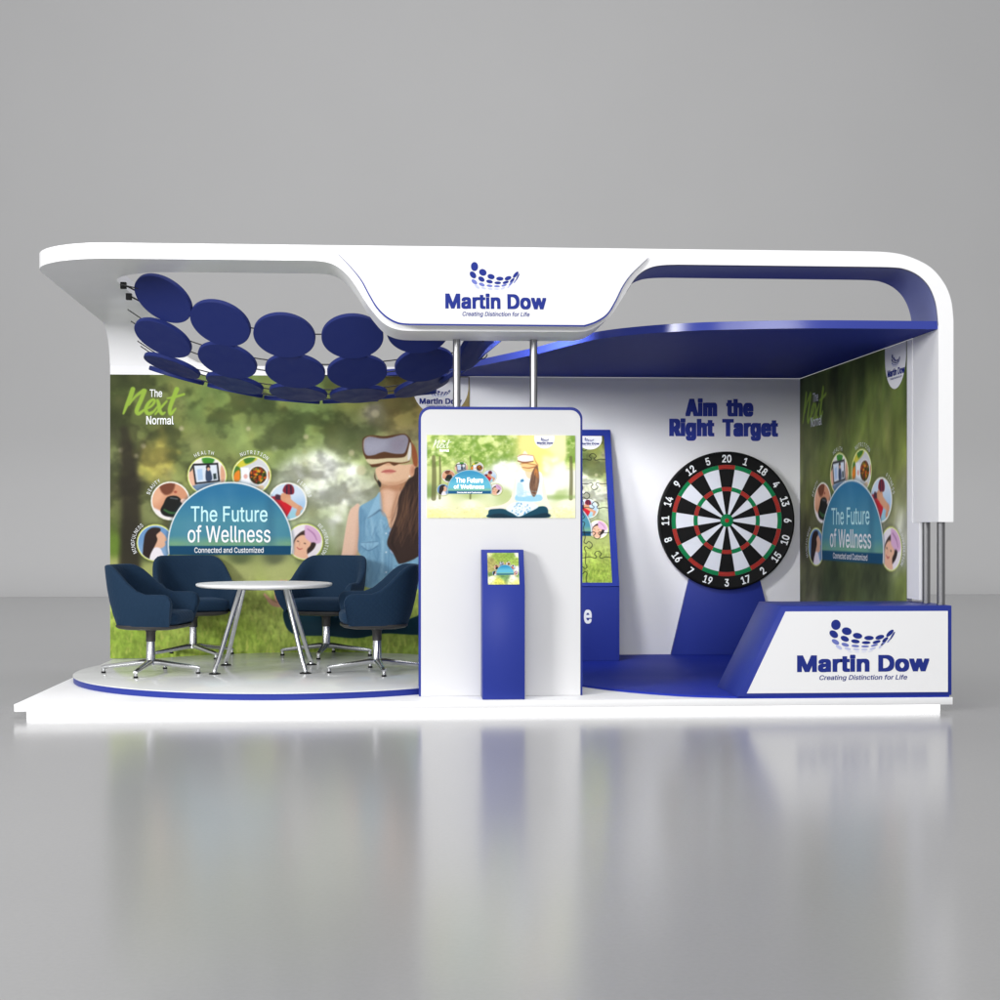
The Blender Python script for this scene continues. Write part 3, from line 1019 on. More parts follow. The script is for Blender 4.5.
    cv.poly([(172, 300), (150, 330), (120, 402), (126, 412), (168, 376), (182, 378)], (142, 184, 208), 1)
    cv.stroke([(120, 410), (150, 390), (170, 376), (180, 384)], [1.5, 3, 4, 2], (66, 92, 116), 3, .7)
    cv.T(*A)
    cv.poly([(270, 575), (320, 590), (430, 585), (540, 530), (500, 640), (430, 660), (330, 640), (268, 640)], (182, 130, 96), 16, .9)
    cv.poly([(262, 620), (290, 700), (292, 800), (300, 900), (276, 880), (262, 760)], (194, 142, 110), 14, .6)
    cv.poly([(420, 640), (450, 700), (420, 850), (380, 960), (360, 900), (400, 760)], (186, 136, 104), 20, .6)
    cv.blob(345, 760, 40, (240, 204, 178), .45, 110)
    cv.stroke([(300, 905), (350, 930), (400, 890)], [3, 5, 3], (196, 146, 116), 8, .6)
    # face, head tipped back
    cv.poly([(212, 445), (230, 420), (300, 385), (350, 372), (420, 380), (500, 392), (580, 385), (610, 420), (600, 480), (560, 520), (525, 556), (450, 588), (360, 596), (290, 585), (246, 545), (222, 498)],
            (226, 186, 152), 3)
    cv.poly([(246, 545), (300, 560), (420, 566), (525, 540), (450, 588), (360, 598), (290, 588)], (196, 146, 112), 14, .7)
    cv.blob(300, 520, 60, (238, 202, 172), .5)
    cv.ell(352, 384, 46, 14, (204, 156, 122), 6, .8)
    cv.poly([(270, 468), (306, 444), (342, 438), (380, 440), (424, 458), (380, 470), (330, 470)], (194, 112, 100), 3)
    cv.stroke([(276, 466), (340, 458), (418, 460)], [2, 3, 2], (150, 72, 70), 3, .8)
    cv.poly([(300, 470), (350, 474), (400, 468), (370, 484), (320, 484)], (214, 140, 124), 3, .8)
    cv.ell(590, 450, 30, 66, (214, 160, 128), 4, 1, 8)
    cv.ell(592, 445, 14, 36, (178, 120, 92), 6, .6, 8)
    cv.ell(560, 508, 8, 8, (244, 240, 232), 2)
    # hair
    cv.poly([(206, 470), (214, 520), (236, 560), (266, 575), (266, 615), (250, 612), (226, 570), (200, 520)], (86, 66, 48), 4)
    cv.poly([(236, 545), (268, 575), (264, 614), (250, 612)], (40, 40, 36), 3)
    cv.poly([(620, 420), (600, 500), (545, 540), (500, 620), (450, 720), (436, 860), (412, 960), (360, 1080), (330, 1200), (390, 1290), (440, 1390), (470, 1400), (540, 1380), (640, 1330),
             (780, 1200), (800, 800), (760, 500), (700, 420)], HAIR, 5)
    rs = np.random.RandomState(11)
    for _ in range(60):
        x = rs.uniform(470, 740)
        y = rs.uniform(560, 820)
        cv.stroke([(x, y), (x - rs.uniform(0, 80), y + 200), (x - rs.uniform(20, 160), y + 420)], [2, 6, 2], [(96, 70, 56), (36, 27, 25), (124, 88, 64)][rs.randint(3)], 8, .35)
    cv.stroke([(440, 1300), (380, 1180), (420, 1020)], [3, 10, 4], (34, 26, 24), 8, .5)
    # headset
    cv.poly([(560, 150), (610, 200), (640, 300), (640, 400), (600, 390), (575, 250)], (150, 84, 50), 5)
    cv.poly([(78, 160), (92, 118), (145, 94), (220, 92), (300, 100), (420, 84), (480, 74), (530, 84), (572, 140), (582, 210), (578, 300), (556, 352), (520, 372), (460, 380), (400, 400), (350, 372), (300, 386), (240, 412), (180, 416),
             (160, 396), (118, 336), (94, 290), (80, 220)], (88, 56, 34), 3)
    cv.poly([(118, 336), (220, 334), (340, 324), (480, 318), (528, 290), (550, 220), (566, 160), (578, 205), (575, 310), (548, 354), (470, 370), (390, 366), (350, 360), (300, 368), (240, 380), (160, 386)], (214, 200, 160), 3)
    cv.poly([(540, 300), (552, 220), (566, 165), (576, 230), (570, 310), (545, 345)], (226, 224, 224), 5, .9)
    cv.poly([(92, 175), (102, 128), (142, 106), (200, 112), (285, 126), (370, 114), (450, 92), (505, 86), (536, 110), (546, 150), (526, 232), (500, 274), (440, 280), (380, 274), (306, 260), (250, 272), (200, 292), (134, 298), (106, 272), (94, 222)],
            (150, 148, 162), 3)
    cv.poly([(110, 150), (240, 130), (330, 150), (300, 230), (160, 270), (110, 240)], (172, 172, 188), 30, .6)
    cv.poly([(400, 130), (520, 110), (520, 200), (440, 260), (380, 230)], (140, 128, 142), 30, .5)
    cv.stroke([(96, 220), (100, 140), (150, 104), (220, 106)], [2, 3, 3, 2], (196, 170, 130), 3, .7)
    cv.stroke([(170, 392), (240, 384), (300, 372), (350, 364), (470, 374), (560, 356)], [4, 5, 5, 5, 5, 4], (112, 66, 40), 4, .8)
    cv.T(0, 0, 1, 1)


def tag_outline(x0, x1, ytop, ybot):
    c, r = (x0 + x1) / 2, (x1 - x0) / 2
    h = ybot - ytop
    rr = min(r * 1.05, h * .8)
    return [(x0, ytop)] + [(c - r * math.cos(a), ybot - rr + rr * math.sin(a)) for a in np.linspace(0, math.pi, 24)] + [(x1, ytop)]


def logo_tag(parent, fr, x0, x1, ytop, ybot, mark, off=.004):
    """white round-ended tag with the company's mark; mark = (x of name, x end, baseline y, y of the emblem's top)"""
    t = MB()
    t.add([fr.p(*p, off) for p in tag_outline(x0, x1, ytop, ybot)], [tuple(range(26))])
    o = build(t, 'logo_tag', M['paper'], parent, smooth=0)
    a, b, base, top = mark
    ku, kv = (b - a) / 612, (base - top) / 235
    f2 = Frame(fr.p(a, base), fr.u, fr.v, fr.n, 243, 325, ku * fr.su, kv * fr.sv)
    company_mark(o, f2, off + .002, tagline=True)
    return o


# ================================================================ SETTING
f = MB()
f.add([(-40, -30, 0), (46, -30, 0), (46, 17.1, 0), (-40, 17.1, 0)], [(0, 1, 2, 3)])
tag(build(f, 'floor', M['floor'], smooth=0), None, None, kind='structure')
f = MB()
prof = [(17.0, .004)] + [(17.0 + 3 * math.sin(R(a)), 3.004 - 3 * math.cos(R(a))) for a in range(6, 91, 6)] + [(20.0, 26)]
f.grid([[(-40, y, z), (46, y, z)] for y, z in prof])
tag(build(f, 'backdrop', M['backdrop'], smooth=60), None, None, kind='structure')

YB = 3.30        # face of the back walls
DECK = .093

# ---------------------------------------------------------------- platform, stage, blue floor
t = thing('exhibition_platform', 'long low white platform with glowing base under the whole booth', 'platform', (3, 1.7, 0))
build(MB().box(0, 6, 0, 3.45, .045, DECK), 'deck', M['white'], t, bevel=.003)
build(MB().box(.063, 5.937, .06, 3.38, .001, .045), 'light_strip', M['glow'], t, smooth=0)

t = thing('round_stage', 'round white raised stage with blue edge under the meeting table', 'stage', (1.63, 1.7, DECK))
SR, SX, SY = 1.592, 1.632, 1.705
build(MB().lathe([(SR, DECK + .0005), (SR, .134)], (SX, SY, 0), seg=160), 'rim', M['blue'], t)
build(MB().lathe([(SR + .004, .1342), (SR + .004, .139), (SR, .141)], (SX, SY, 0), seg=160), 'stage_top', M['stage'], t)

SHELF = spline([(5.905, .02), (5.3, .022), (4.95, .045), (4.622, .111), (4.311, .209), (4.01, .403), (3.76, .70), (3.559, 1.222), (3.421, 1.621), (3.227, 2.065), (3.02, 2.50), (2.72, 2.93), (2.391, 3.2), (2.26, YB - .004)], 8)
BF = spline([(5.98, .010), (5.2, .004), (4.72, .012), (4.48, .05), (4.232, .155), (3.914, .44), (3.672, .80), (3.5, 1.25), (3.38, 1.8), (3.28, 2.4), (3.22, YB - .004)], 8)
b = MB().prism(BF + [(5.98, YB - .004)], lambda x, y: (x, y, DECK + .0005), lambda x, y: (x, y, DECK + .013))
tag(build(b, 'blue_floor_covering', M['blue_floor']), 'glossy blue floor covering with a curved front edge under the dartboard', 'floor covering')

# ---------------------------------------------------------------- white canopy shell: back wall, curved return, front arch
canopy = thing('booth_canopy', 'white canopy shell curving from the left back wall over the front to the right leg', 'canopy', (2.5, YB, DECK))
build(MB().box(-.028, 3.0, YB, YB + .1, DECK + .001, 2.568), 'back_wall', M['white_matt'], canopy, bevel=.004)

Z0, Z1 = 2.887, 2.987
HX, HY = .47, .49      # left and front edges of the roof opening
arc = [(.60 - .56 * math.sin(R(a)), .56 - .56 * math.cos(R(a))) for a in range(0, 91, 5)]
fil = [(HX + .44 - .44 * math.cos(R(a)), HY + .44 - .44 * math.sin(R(a))) for a in range(0, 91, 6)]
plan = arc + [(-.028, 2.95), (HX, 2.95)] + fil
b = MB().prism(plan, lambda x, y: (x, y, Z0), lambda x, y: (x, y, Z1))
# plan ends on x=.60 (front) and x=HX+.44 (beam's back edge): the arch outline starts at those points
build(b, 'roof_return', M['white'], canopy, smooth=30)

rows_in, rows_out = [], []
ss = np.linspace(0, 1, 26)
for s in ss:
    a = R(90) * min(1, s / .8)
    dz = 0 if s < .8 else (s - .8) / .2 * (2.537 - 2.45)
    yi, zi = 2.95 + .35 * math.sin(a), 2.537 + .35 * math.cos(a) - dz
    yo, zo = 2.95 + .45 * math.sin(a), 2.537 + .45 * math.cos(a) - dz
    zf = 2.83
    k = min(max((zf - zi) / (zf - 2.57), 0), 1)
    x1 = HX + .36 * (1 - math.sqrt(max(0, 1 - k * k)))
    rows_in.append([(-.028, yi, zi), (x1, yi, zi)])
    rows_out.append([(-.028, yo, zo), (x1, yo, zo)])
    if zi <= 2.5695:
        break
b = MB()
n = len(rows_in)
V = [p for r in rows_in for p in r] + [p for r in rows_out for p in r]
F = []
for i in range(n - 1):
    a0, a1, c0, c1 = 2 * i, 2 * i + 1, 2 * (i + 1), 2 * (i + 1) + 1
    k = 2 * n
    F += [(a0, a1, c1, c0), (k + a0, k + c0, k + c1, k + a1), (a0, c0, k + c0, k + a0), (a1, k + a1, k + c1, c1)]
F += [(2 * n - 2, 2 * n - 1, 4 * n - 1, 4 * n - 2)]
b.add(V, F)
build(b, 'curved_corner', M['white'], canopy, smooth=40)

top = [(.60, Z1), (2.5, 2.988), (5.40, 2.990)]
out = spline([(5.40, 2.990), (5.575, 2.985), (5.709, 2.959), (5.848, 2.893), (5.941, 2.79), (5.988, 2.679), (6.004, 2.55)], 6)
inn = spline([(5.905, 2.52), (5.888, 2.655), (5.845, 2.763), (5.775, 2.836), (5.689, 2.876), (5.600, 2.888), (5.40, 2.890)], 6)
sR = spline([(4.20, 2.890), (4.102, 2.886), (4.029, 2.874), (3.967, 2.846), (3.915, 2.799), (3.874, 2.737), (3.822, 2.654), (3.76, 2.561), (3.688, 2.499), (3.626, 2.466), (3.564, 2.453), (3.45, 2.451)], 5)
sL = spline([(2.52, 2.448), (2.427, 2.451), (2.357, 2.467), (2.296, 2.502), (2.236, 2.568), (2.185, 2.638), (2.135, 2.719), (2.084, 2.789), (2.022, 2.845), (1.963, 2.874), (1.89, 2.886), (1.78, 2.888)], 5)
outline = top[:-1] + out + [(6.004, 1.234), (5.905, 1.234)] + inn + sR + sL + [(.60, Z0)]


def dep(x):     # the beam's back edge meets the return's rounded opening
    return HY if x > HX + .44 - 1e-6 else HY


b = MB().prism(outline, lambda x, z: (x, 0, z), lambda x, z: (x if x > .61 else HX + .44, dep(x), z))
build(b, 'front_arch', M['white'], canopy, smooth=32)

shade_c = [(x - .001, z - .0015) for x, z in sR[:27][::-1]] + [(x - .0, z - .0015) for x, z in inn[::-1]] + [(5.9035, 2.545)]  # added thin skin under the white arch, coloured as its shade and blue bounce
shade_i = [(x - (.004 if x > 5.6 else 0), z - .004) for x, z in shade_c]
b = MB().grid([[(x, .003, z), (x, HY - .003, z)] for x, z in shade_i])
build(b, 'arch_shade_skin', M['arch_shade'], canopy, smooth=40)

# sign on the middle of the arch
SG = [(2.019, -.02, 2.927), (2.095, -.037, 2.849), (2.166, -.057, 2.761), (2.217, -.078, 2.667), (2.267, -.096, 2.584), (2.328, -.11, 2.523), (2.398, -.118, 2.487), (2.470, -.12, 2.479),
      (3.57, -.12, 2.479), (3.642, -.114, 2.504), (3.715, -.103, 2.552), (3.768, -.086, 2.631), (3.823, -.062, 2.737), (3.877, -.046, 2.812), (3.941, -.031, 2.876), (3.995, -.02, 2.927)]
sgo = spline([(p[0], p[2]) for p in SG[:8]], 5) + spline([(p[0], p[2]) for p in SG[8:]], 5)
slope = (.12 - .02) / (2.927 - 2.479)
yf = lambda z: -.02 - (2.927 - z) * slope
hs = thing('header_sign', 'white bowl shaped fascia sign with blue company logo hanging over the front centre', 'sign', (3, -.05, 2.45))
cen = np.array([3.0, 2.72])


def sh(p, k):
    d = np.array(p) - cen
    return (cen[0] + d[0] * (1 - k / 1.0), min(cen[1] + d[1] * (1 - k / .25), 2.9262))


build(MB().prism(sgo, lambda x, z: (x, yf(z) + .012, z), lambda x, z: (x, -.0015, z)), 'sign_box', M['white'], hs, smooth=30)
build(MB().prism([sh(p, -.010) for p in sgo], lambda x, z: (x, yf(z) + .004, z), lambda x, z: (x, yf(z) + .0118, z)), 'blue_edge', M['blue'], hs, smooth=30)
build(MB().prism(sgo, lambda x, z: (x, yf(z), z), lambda x, z: (x, yf(z) + .0038, z)), 'face_panel', M['panel'], hs, smooth=30)
nv = Vector((0, -1, slope)).normalized()
nv = Vector((0, -1, -slope)).normalized()
vv = Vector((0, slope, 1)).normalized()
fr = Frame((2.693, yf(2.579), 2.579), (1, 0, 0), vv, nv, 243, 325, .640 / 612, (2.888 - 2.579) * 1.02 / 235)
company_mark(hs, fr, .0015)

# ---------------------------------------------------------------- white target wall with its slogan, right side wall
tw = thing('target_wall', 'white back wall with the blue slogan above the dartboard', 'wall', (4.45, YB, DECK))
build(MB().box(3.0035, 5.98, YB, YB + .08, DECK + .001, 2.488), 'wall_panel', M['white_matt'], tw)
fr = Frame((4.722, YB, 1.971), (1, 0, 0), (0, 0, 1), (0, -1, 0), 669, 438, (5.685 - 4.722) / 110, .00875)
b = MB()
put_text(b, fr, 'Aim', 685.2, 717, 416.4, 17.2, bold=.072, space=1.12, off=.004)
put_text(b, fr, 'the', 726, 753.2, 416.4, 17.2, bold=.072, space=1.12, off=.004)
put_text(b, fr, 'Right', 669.2, 714.2, 436.2, 17.2, bold=.072, space=1.12, off=.004)
put_text(b, fr, 'Target', 722, 778, 436.2, 17.2, bold=.072, space=1.12, off=.004)
build(b, 'lettering', M['slogan_ink'], tw, smooth=0)

rw_x = lambda y: 5.907 - .0115 * y
sw = [(.365, .71), (.365, 1.2315), (.503, 1.2315), (.503, 2.488), (YB - .002, 2.488), (YB - .002, DECK + .014), (.64, DECK + .014), (.64, .71)]
b = MB().prism(sw, lambda y, z: (rw_x(y), y, z), lambda y, z: (rw_x(y) + .05, y, z))
tag(build(b, 'side_wall', M['white_matt'], smooth=0), 'white right side wall of the booth behind the counter', 'wall')

# ---------------------------------------------------------------- blue shelf canopy
b = MB().prism(SHELF + [(5.866, YB - .004)], lambda x, y: (x, y, 2.491), lambda x, y: (x, y, 2.543))
bc = tag(build(b, 'blue_ceiling_panel', M['blue_matt'], smooth=40), 'blue ceiling panel with a long curved front edge over the dartboard area', 'canopy')
b = MB()
eo = []
for i, p in enumerate(SHELF):
    q0, q1 = SHELF[max(i - 1, 0)], SHELF[min(i + 1, len(SHELF) - 1)]
    tx, ty = q1[0] - q0[0], q1[1] - q0[1]
    l_ = math.hypot(tx, ty)
    eo.append((p[0] + ty / l_ * -.004, p[1] + tx / l_ * .004) if True else p)
b.grid([[(x, y, 2.4905), (x, y, 2.5435)] for x, y in eo])
build(b, 'edge_band', M['gloss_blue'], bc, smooth=40)

# ---------------------------------------------------------------- big wall graphic
PX0, PX1, PY0, PY1 = 110.0, 472.0, 374.0, 660.0
su = (3.0 + .026) / (PX1 - PX0)
sv = .00836
WF = Frame((-.026, YB, 2.487), (1, 0, 0), (0, 0, 1), (0, -1, 0), PX0, PY0, su, sv)
cv = Canvas(PX0, PY0, PX1, PY1, 720, 570)
paint_park(cv, np.random.RandomState(21))
soften(cv, 2, .0)
paint_woman(cv)
soften(cv, 1, .016)
paint_hub(cv)
soften(cv, 1, .01)
NT = (110, 375, .11, .11)
paint_next(cv, NT)
wg = thing('wall_graphic', 'large park photo print of a woman in a headset on the left back wall', 'poster', (1.5, YB, DECK))
ink_mesh(cv, WF, 'print', M['print'], wg, off=.004, gain=.92)
hub_lettering(wg, WF, .006)
b = MB()
put_text(b, WF, 'The', 149.4, 161.8, 396.4, 7.6, bold=.012, off=.006)
build(b, 'slogan_word', M['print_white'], wg, smooth=0)
b = MB()
put_text(b, WF, 'Normal', 146, 173.2, 424, 8.4, bold=.012, off=.006)
build(b, 'slogan_word', M['print_white'], wg, smooth=0)
logo_tag(wg, WF, 414, 471, 374.6, 414, (421, 464, 402, 384), off=.006)

# right wall graphic: drawing units are metres from the back corner, down from the top
ux = Vector((.0115, -1, 0)).normalized()
nx = Vector((-1, -.0115, 0)).normalized()
RF = Frame((rw_x(YB - .01), YB - .01, 2.486), ux, (0, 0, 1), nx, 0, 0, 1, 1)
cv = Canvas(0, 0, 2.69, 2.38, 330, 300)
S2 = 2.69 / 300
cv.T(-150 * S2, -374 * 2.38 / 286, S2, 2.38 / 286)
paint_park(cv, np.random.RandomState(5))
cv.T(0, 0, 1, 1)
SC = [(.1, .1, .5, (62, 76, 40)), (.8, .1, .5, (62, 76, 38)), (1.5, .15, .4, (72, 88, 42)), (2.4, .2, .5, (78, 94, 46)), (.2, .8, .5, (100, 106, 62)), (.9, .75, .5, (108, 122, 58)), (1.7, .7, .4, (116, 134, 60)), (2.4, .75, .4, (122, 132, 66)),
      (.15, 1.4, .4, (78, 78, 56)), (.5, 1.3, .4, (104, 104, 74)), (2.3, 1.2, .3, (150, 150, 124)), (2.55, 1.35, .25, (170, 172, 154)), (2.6, 1.0, .2, (110, 114, 80)), (.2, 1.75, .3, (84, 88, 56)), (1, 1.8, .4, (60, 72, 44)), (2, 1.8, .4, (74, 84, 54)), (2.6, 1.75, .2, (110, 122, 66)),
      (.3, 2.0, .25, (120, 118, 92)), (1.2, 1.95, .3, (96, 104, 62)), (2.2, 1.95, .3, (92, 104, 60)), (1.3, 2.3, .4, (110, 130, 60))]
cv.fill(SC)
st_n = fbm(cv.X * 5.0 + cv.Y * 1.2, cv.Y * 3.6, 4, 2) - .5
cv.img *= (1 + st_n * .85)[..., None]
for _ in range(160):
    rs_ = np.random.RandomState(100 + _)
    cv.blob(rs_.uniform(0, 2.7), rs_.uniform(.1, 1.2), rs_.uniform(.03, .10), [(112, 128, 56), (60, 74, 36), (128, 136, 70), (140, 134, 84)][rs_.randint(4)], rs_.uniform(.1, .35), rs_.uniform(.08, .2))
HT = (1.425 - 229.8 * (1.53 / 122.4), 1.552 - 555.6 * .0086, 1.53 / 122.4, .0086)
paint_hub(cv, HT)
paint_next(cv, (-.06, .02, .00125, .00105))
rg = thing('side_graphic', 'park photo print with the wellness dome on the right side wall', 'poster', (5.89, 2, DECK))
ink_mesh(cv, RF, 'print', M['print'], rg, off=.003, gain=1.15)
RH = Frame(RF.p(HT[0], HT[1]), ux, (0, 0, 1), nx, 0, 0, HT[2], HT[3])
hub_lettering(rg, RH, .005)
b = MB()
put_text(b, RF, 'The', .40, .56, .235, .075, bold=.012, off=.005)
build(b, 'slogan_word', M['print_white'], rg, smooth=0)
b = MB()
put_text(b, RF, 'Normal', .34, .66, .44, .08, bold=.012, off=.005)
build(b, 'slogan_word', M['print_white'], rg, smooth=0)
logo_tag(rg, RF, 2.24, 2.685, .0, .31, (2.30, 2.66, .215, .06), off=.005)

# ---------------------------------------------------------------- front screen wall, its poles, screen
k = thing('screen_wall', 'tall white panel with rounded top, blue edge and a wide screen, centre front', 'display panel', (3.07, .27, DECK))


def rr(x0, x1, z0, z1, r):
    pts = [(x0, z0), (x1, z0)]
    pts += [(x1 - r + r * math.cos(R(a)), z1 - r + r * math.sin(R(a))) for a in range(0, 91, 10)]
    pts += [(x0 + r - r * math.sin(R(a)), z1 - r + r * math.cos(R(a))) for a in range(0, 91, 10)]
    return pts


build(MB().prism(rr(2.532, 3.607, DECK + .001, 1.990, .075), lambda x, z: (x, .272, z), lambda x, z: (x, .60, z)), 'cabinet', M['blue'], k, smooth=30)
build(MB().prism(rr(2.545, 3.592, DECK + .002, 1.970, .064), lambda x, z: (x, .262, z), lambda x, z: (x, .2715, z)), 'front_panel', M['panel'], k, smooth=30)
SF = Frame((2.584, .262, 1.803), (1, 0, 0), (0, 0, 1), (0, -1, 0), 52, 85, (3.557 - 2.584) / 853, (1.803 - 1.261) / 493)
build(MB().box(2.586, 3.555, .2575, .2618, 1.263, 1.801), 'screen_bezel', M['paper'], k, smooth=0)
cv = Canvas(52, 85, 905, 578, 330, 190)
C = [(60, 95, 90, (196, 214, 110)), (200, 120, 110, (150, 186, 80)), (330, 140, 120, (168, 200, 92)), (500, 120, 90, (222, 232, 140)), (620, 110, 70, (255, 240, 150)), (720, 220, 90, (255, 240, 140)),
     (800, 140, 90, (255, 250, 190)), (880, 130, 36, (150, 190, 90)), (880, 240, 36, (176, 206, 104)), (90, 300, 60, (206, 216, 140)), (200, 240, 70, (216, 226, 150)), (480, 280, 60, (255, 255, 250)), (560, 340, 80, (252, 255, 248)),
     (420, 330, 60, (248, 252, 232)), (830, 330, 80, (255, 255, 240)), (760, 400, 60, (255, 255, 248)), (70, 430, 40, (140, 166, 96)), (300, 445, 60, (190, 206, 140)), (500, 440, 40, (200, 214, 150)), (820, 440, 50, (196, 214, 150)),
     (100, 495, 60, (255, 255, 232)), (300, 490, 60, (255, 255, 226)), (850, 495, 60, (255, 255, 226)), (100, 555, 60, (255, 250, 168)), (300, 555, 60, (255, 250, 176)), (850, 550, 60, (255, 252, 190))]
cv.fill(C)
lm = np.clip((fbm(cv.X / 46, cv.Y / 38, 5, 2) - .38) / .22, 0, 1)
top_ = np.clip((330 - cv.Y) / 90, 0, 1) * np.clip((600 - cv.X) / 80, 0, 1)
top_ = np.maximum(top_, np.clip((cv.X - 845) / 20, 0, 1) * np.clip((300 - cv.Y) / 30, 0, 1))
dk = np.array((112, 152, 52.)) * (1 - lm[..., None]) + np.array((240, 250, 170.)) * lm[..., None]
cv.img = cv.img * (1 - .72 * top_[..., None]) + dk * .72 * top_[..., None]
cv.img *= (1 + (fbm(cv.X / 14, cv.Y / 6, 3, 4) - .5) * .3 * np.clip((cv.Y - 490) / 30, 0, 1))[..., None]
rs = np.random.RandomState(9)
for _ in range(260):
    cv.blob(rs.uniform(55, 560), rs.uniform(85, 250), rs.uniform(4, 13), [(104, 146, 46), (236, 244, 170), (150, 186, 76), (250, 252, 214)][rs.randint(4)], rs.uniform(.2, .5))
for _ in range(60):
    cv.blob(rs.uniform(440, 560), rs.uniform(250, 360), rs.uniform(8, 20), (255, 255, 252), .6)
    cv.blob(rs.uniform(720, 840), rs.uniform(220, 400), rs.uniform(8, 22), (255, 255, 244), .4)
for x, w in [(90, 13), (125, 6), (880, 10), (300, 5)]:
    cv.stroke([(x, 215), (x + 3, 330), (x, 462)], [w * .8, w, w * 1.1], (104, 104, 62), 3, .75)
cv.stroke([(540, 452), (800, 455), (905, 452)], [8, 14, 8], (150, 180, 100), 8, .6)
# woman on the screen
W_ = [
    ([(562, 330), (548, 400), (528, 468), (480, 500), (412, 514), (384, 520), (396, 530), (430, 528), (510, 520), (560, 480), (582, 400)], (255, 240, 226), 2),
    ([(712, 330), (732, 400), (744, 462), (762, 506), (772, 518), (762, 528), (738, 520), (712, 470), (698, 400)], (255, 240, 226), 2),
    ([(566, 322), (590, 300), (630, 312), (690, 300), (714, 322), (712, 400), (704, 476), (568, 476), (562, 400)], (240, 250, 255), 2),
    ([(566, 440), (600, 452), (640, 446), (704, 440), (704, 476), (568, 476)], (160, 216, 240), 3),
    ([(572, 372), (600, 378), (606, 440), (570, 446)], (206, 234, 248), 3),
    ([(404, 552), (410, 530), (440, 524), (492, 524), (540, 548), (578, 566), (620, 548), (690, 512), (732, 510), (748, 530), (746, 560), (730, 577), (420, 577)], (8, 70, 92), 2),
    ([(420, 560), (480, 552), (560, 572), (640, 566), (740, 548), (736, 577), (424, 577)], (4, 46, 64), 4),
    ([(506, 524), (556, 484), (640, 482), (692, 510), (640, 542), (582, 570), (546, 552)], (238, 247, 252), 2),
    ([(618, 290), (664, 292), (660, 330), (640, 344), (622, 326)], (252, 224, 188), 2),
    ([(592, 256), (640, 250), (688, 258), (690, 284), (664, 300), (640, 304), (604, 290)], (252, 214, 150), 2),
    ([(660, 296), (684, 262), (694, 300), (698, 350), (690, 400), (678, 440), (664, 452), (648, 424), (640, 384), (648, 340)], (126, 92, 72), 2),
    ([(676, 280), (690, 300), (692, 340), (676, 330), (668, 308)], (206, 132, 70), 4)]
for pts, c, sf in W_:
    cv.poly(pts, c, sf)
rs = np.random.RandomState(4)
for _ in range(34):
    x, y = rs.uniform(650, 694), rs.uniform(300, 380)
    cv.stroke([(x, y), (x - rs.uniform(-3, 14), y + 60)], [1, 2.4], [(88, 60, 46), (170, 128, 98)][rs.randint(2)], 2, .5)
for _ in range(70):
    x, y = rs.uniform(528, 664), rs.uniform(488, 560)
    if abs(x - 590) / 90 + abs(y - 524) / 46 < 1:
        cv.ell(x, y, rs.uniform(2, 7), rs.uniform(1.5, 4), [(50, 132, 186), (255, 255, 255), (104, 176, 214)][rs.randint(3)], 1.5, .8, rs.uniform(0, 180))
for _ in range(12):
    cv.stroke([(rs.uniform(570, 640), rs.uniform(380, 470)), (rs.uniform(570, 700), rs.uniform(400, 470))], [1, 2], (176, 220, 240), 2, .5)
cv.poly([(590, 352), (604, 346), (608, 360), (590, 364)], (70, 140, 190), 1.5)
cv.poly([(574, 206), (604, 202), (612, 188), (622, 202), (658, 204), (664, 232), (648, 244), (600, 246), (576, 234)], (255, 250, 246), 2)
cv.poly([(602, 200), (614, 178), (630, 200)], (255, 244, 224), 2)
for pts, w, c in [([(572, 212), (604, 200), (660, 206)], [2, 2.4, 2], (196, 128, 96)), ([(574, 238), (610, 247), (662, 240)], [3, 4.5, 3], (140, 74, 46)),
                  ([(586, 256), (620, 252), (680, 262)], [2, 3, 2.5], (186, 120, 60)), ([(600, 276), (640, 280), (688, 268)], [2, 3, 3], (176, 100, 56)), ([(664, 208), (676, 240), (690, 262)], [2, 3, 3], (214, 150, 90))]:
    cv.stroke(pts, w, c, 1.6, .9)
soften(cv, 1, .01)
paint_hub(cv, (296 - 229.8 * 2.02, 434 - 555.6 * 1.92, 2.02, 1.92), vivid=True)
paint_next(cv, (64, 92, .19, .20), (250, 255, 236))
o = ink_mesh(cv, SF, 'screen', M['screen'], k, off=.006)
b = MB()
put_text(b, SF, 'The Future', 216, 374, 368, 30, bold=.012, off=.0075)
put_text(b, SF, 'of Wellness', 206, 380, 404, 24, bold=.012, off=.0075)
put_text(b, SF, 'Connected and Customized', 224, 368, 430.5, 8, bold=.012, off=.0075)
put_text(b, SF, 'The', 138, 158, 128, 13, bold=.0, off=.0075)
put_text(b, SF, 'Normal', 124, 178, 184, 14, bold=.02, off=.0075)
build(b, 'screen_lettering', M['glow_white'], k, smooth=0)
logo_tag(k, SF, 668, 786, 86.5, 164, (684, 776, 136, 100), off=.0075)

for i, x in enumerate((2.784, 3.297)):
    b = MB().lathe([(.025, 1.9905), (.025, 2.4505)], (x, .42, 0), seg=24)
    tag(build(b, 'support_pole', M['steel']), ['left steel pole between the screen panel and the header sign', 'right steel pole between the screen panel and the header sign'][i], 'pole', 'steel poles above the screen panel')

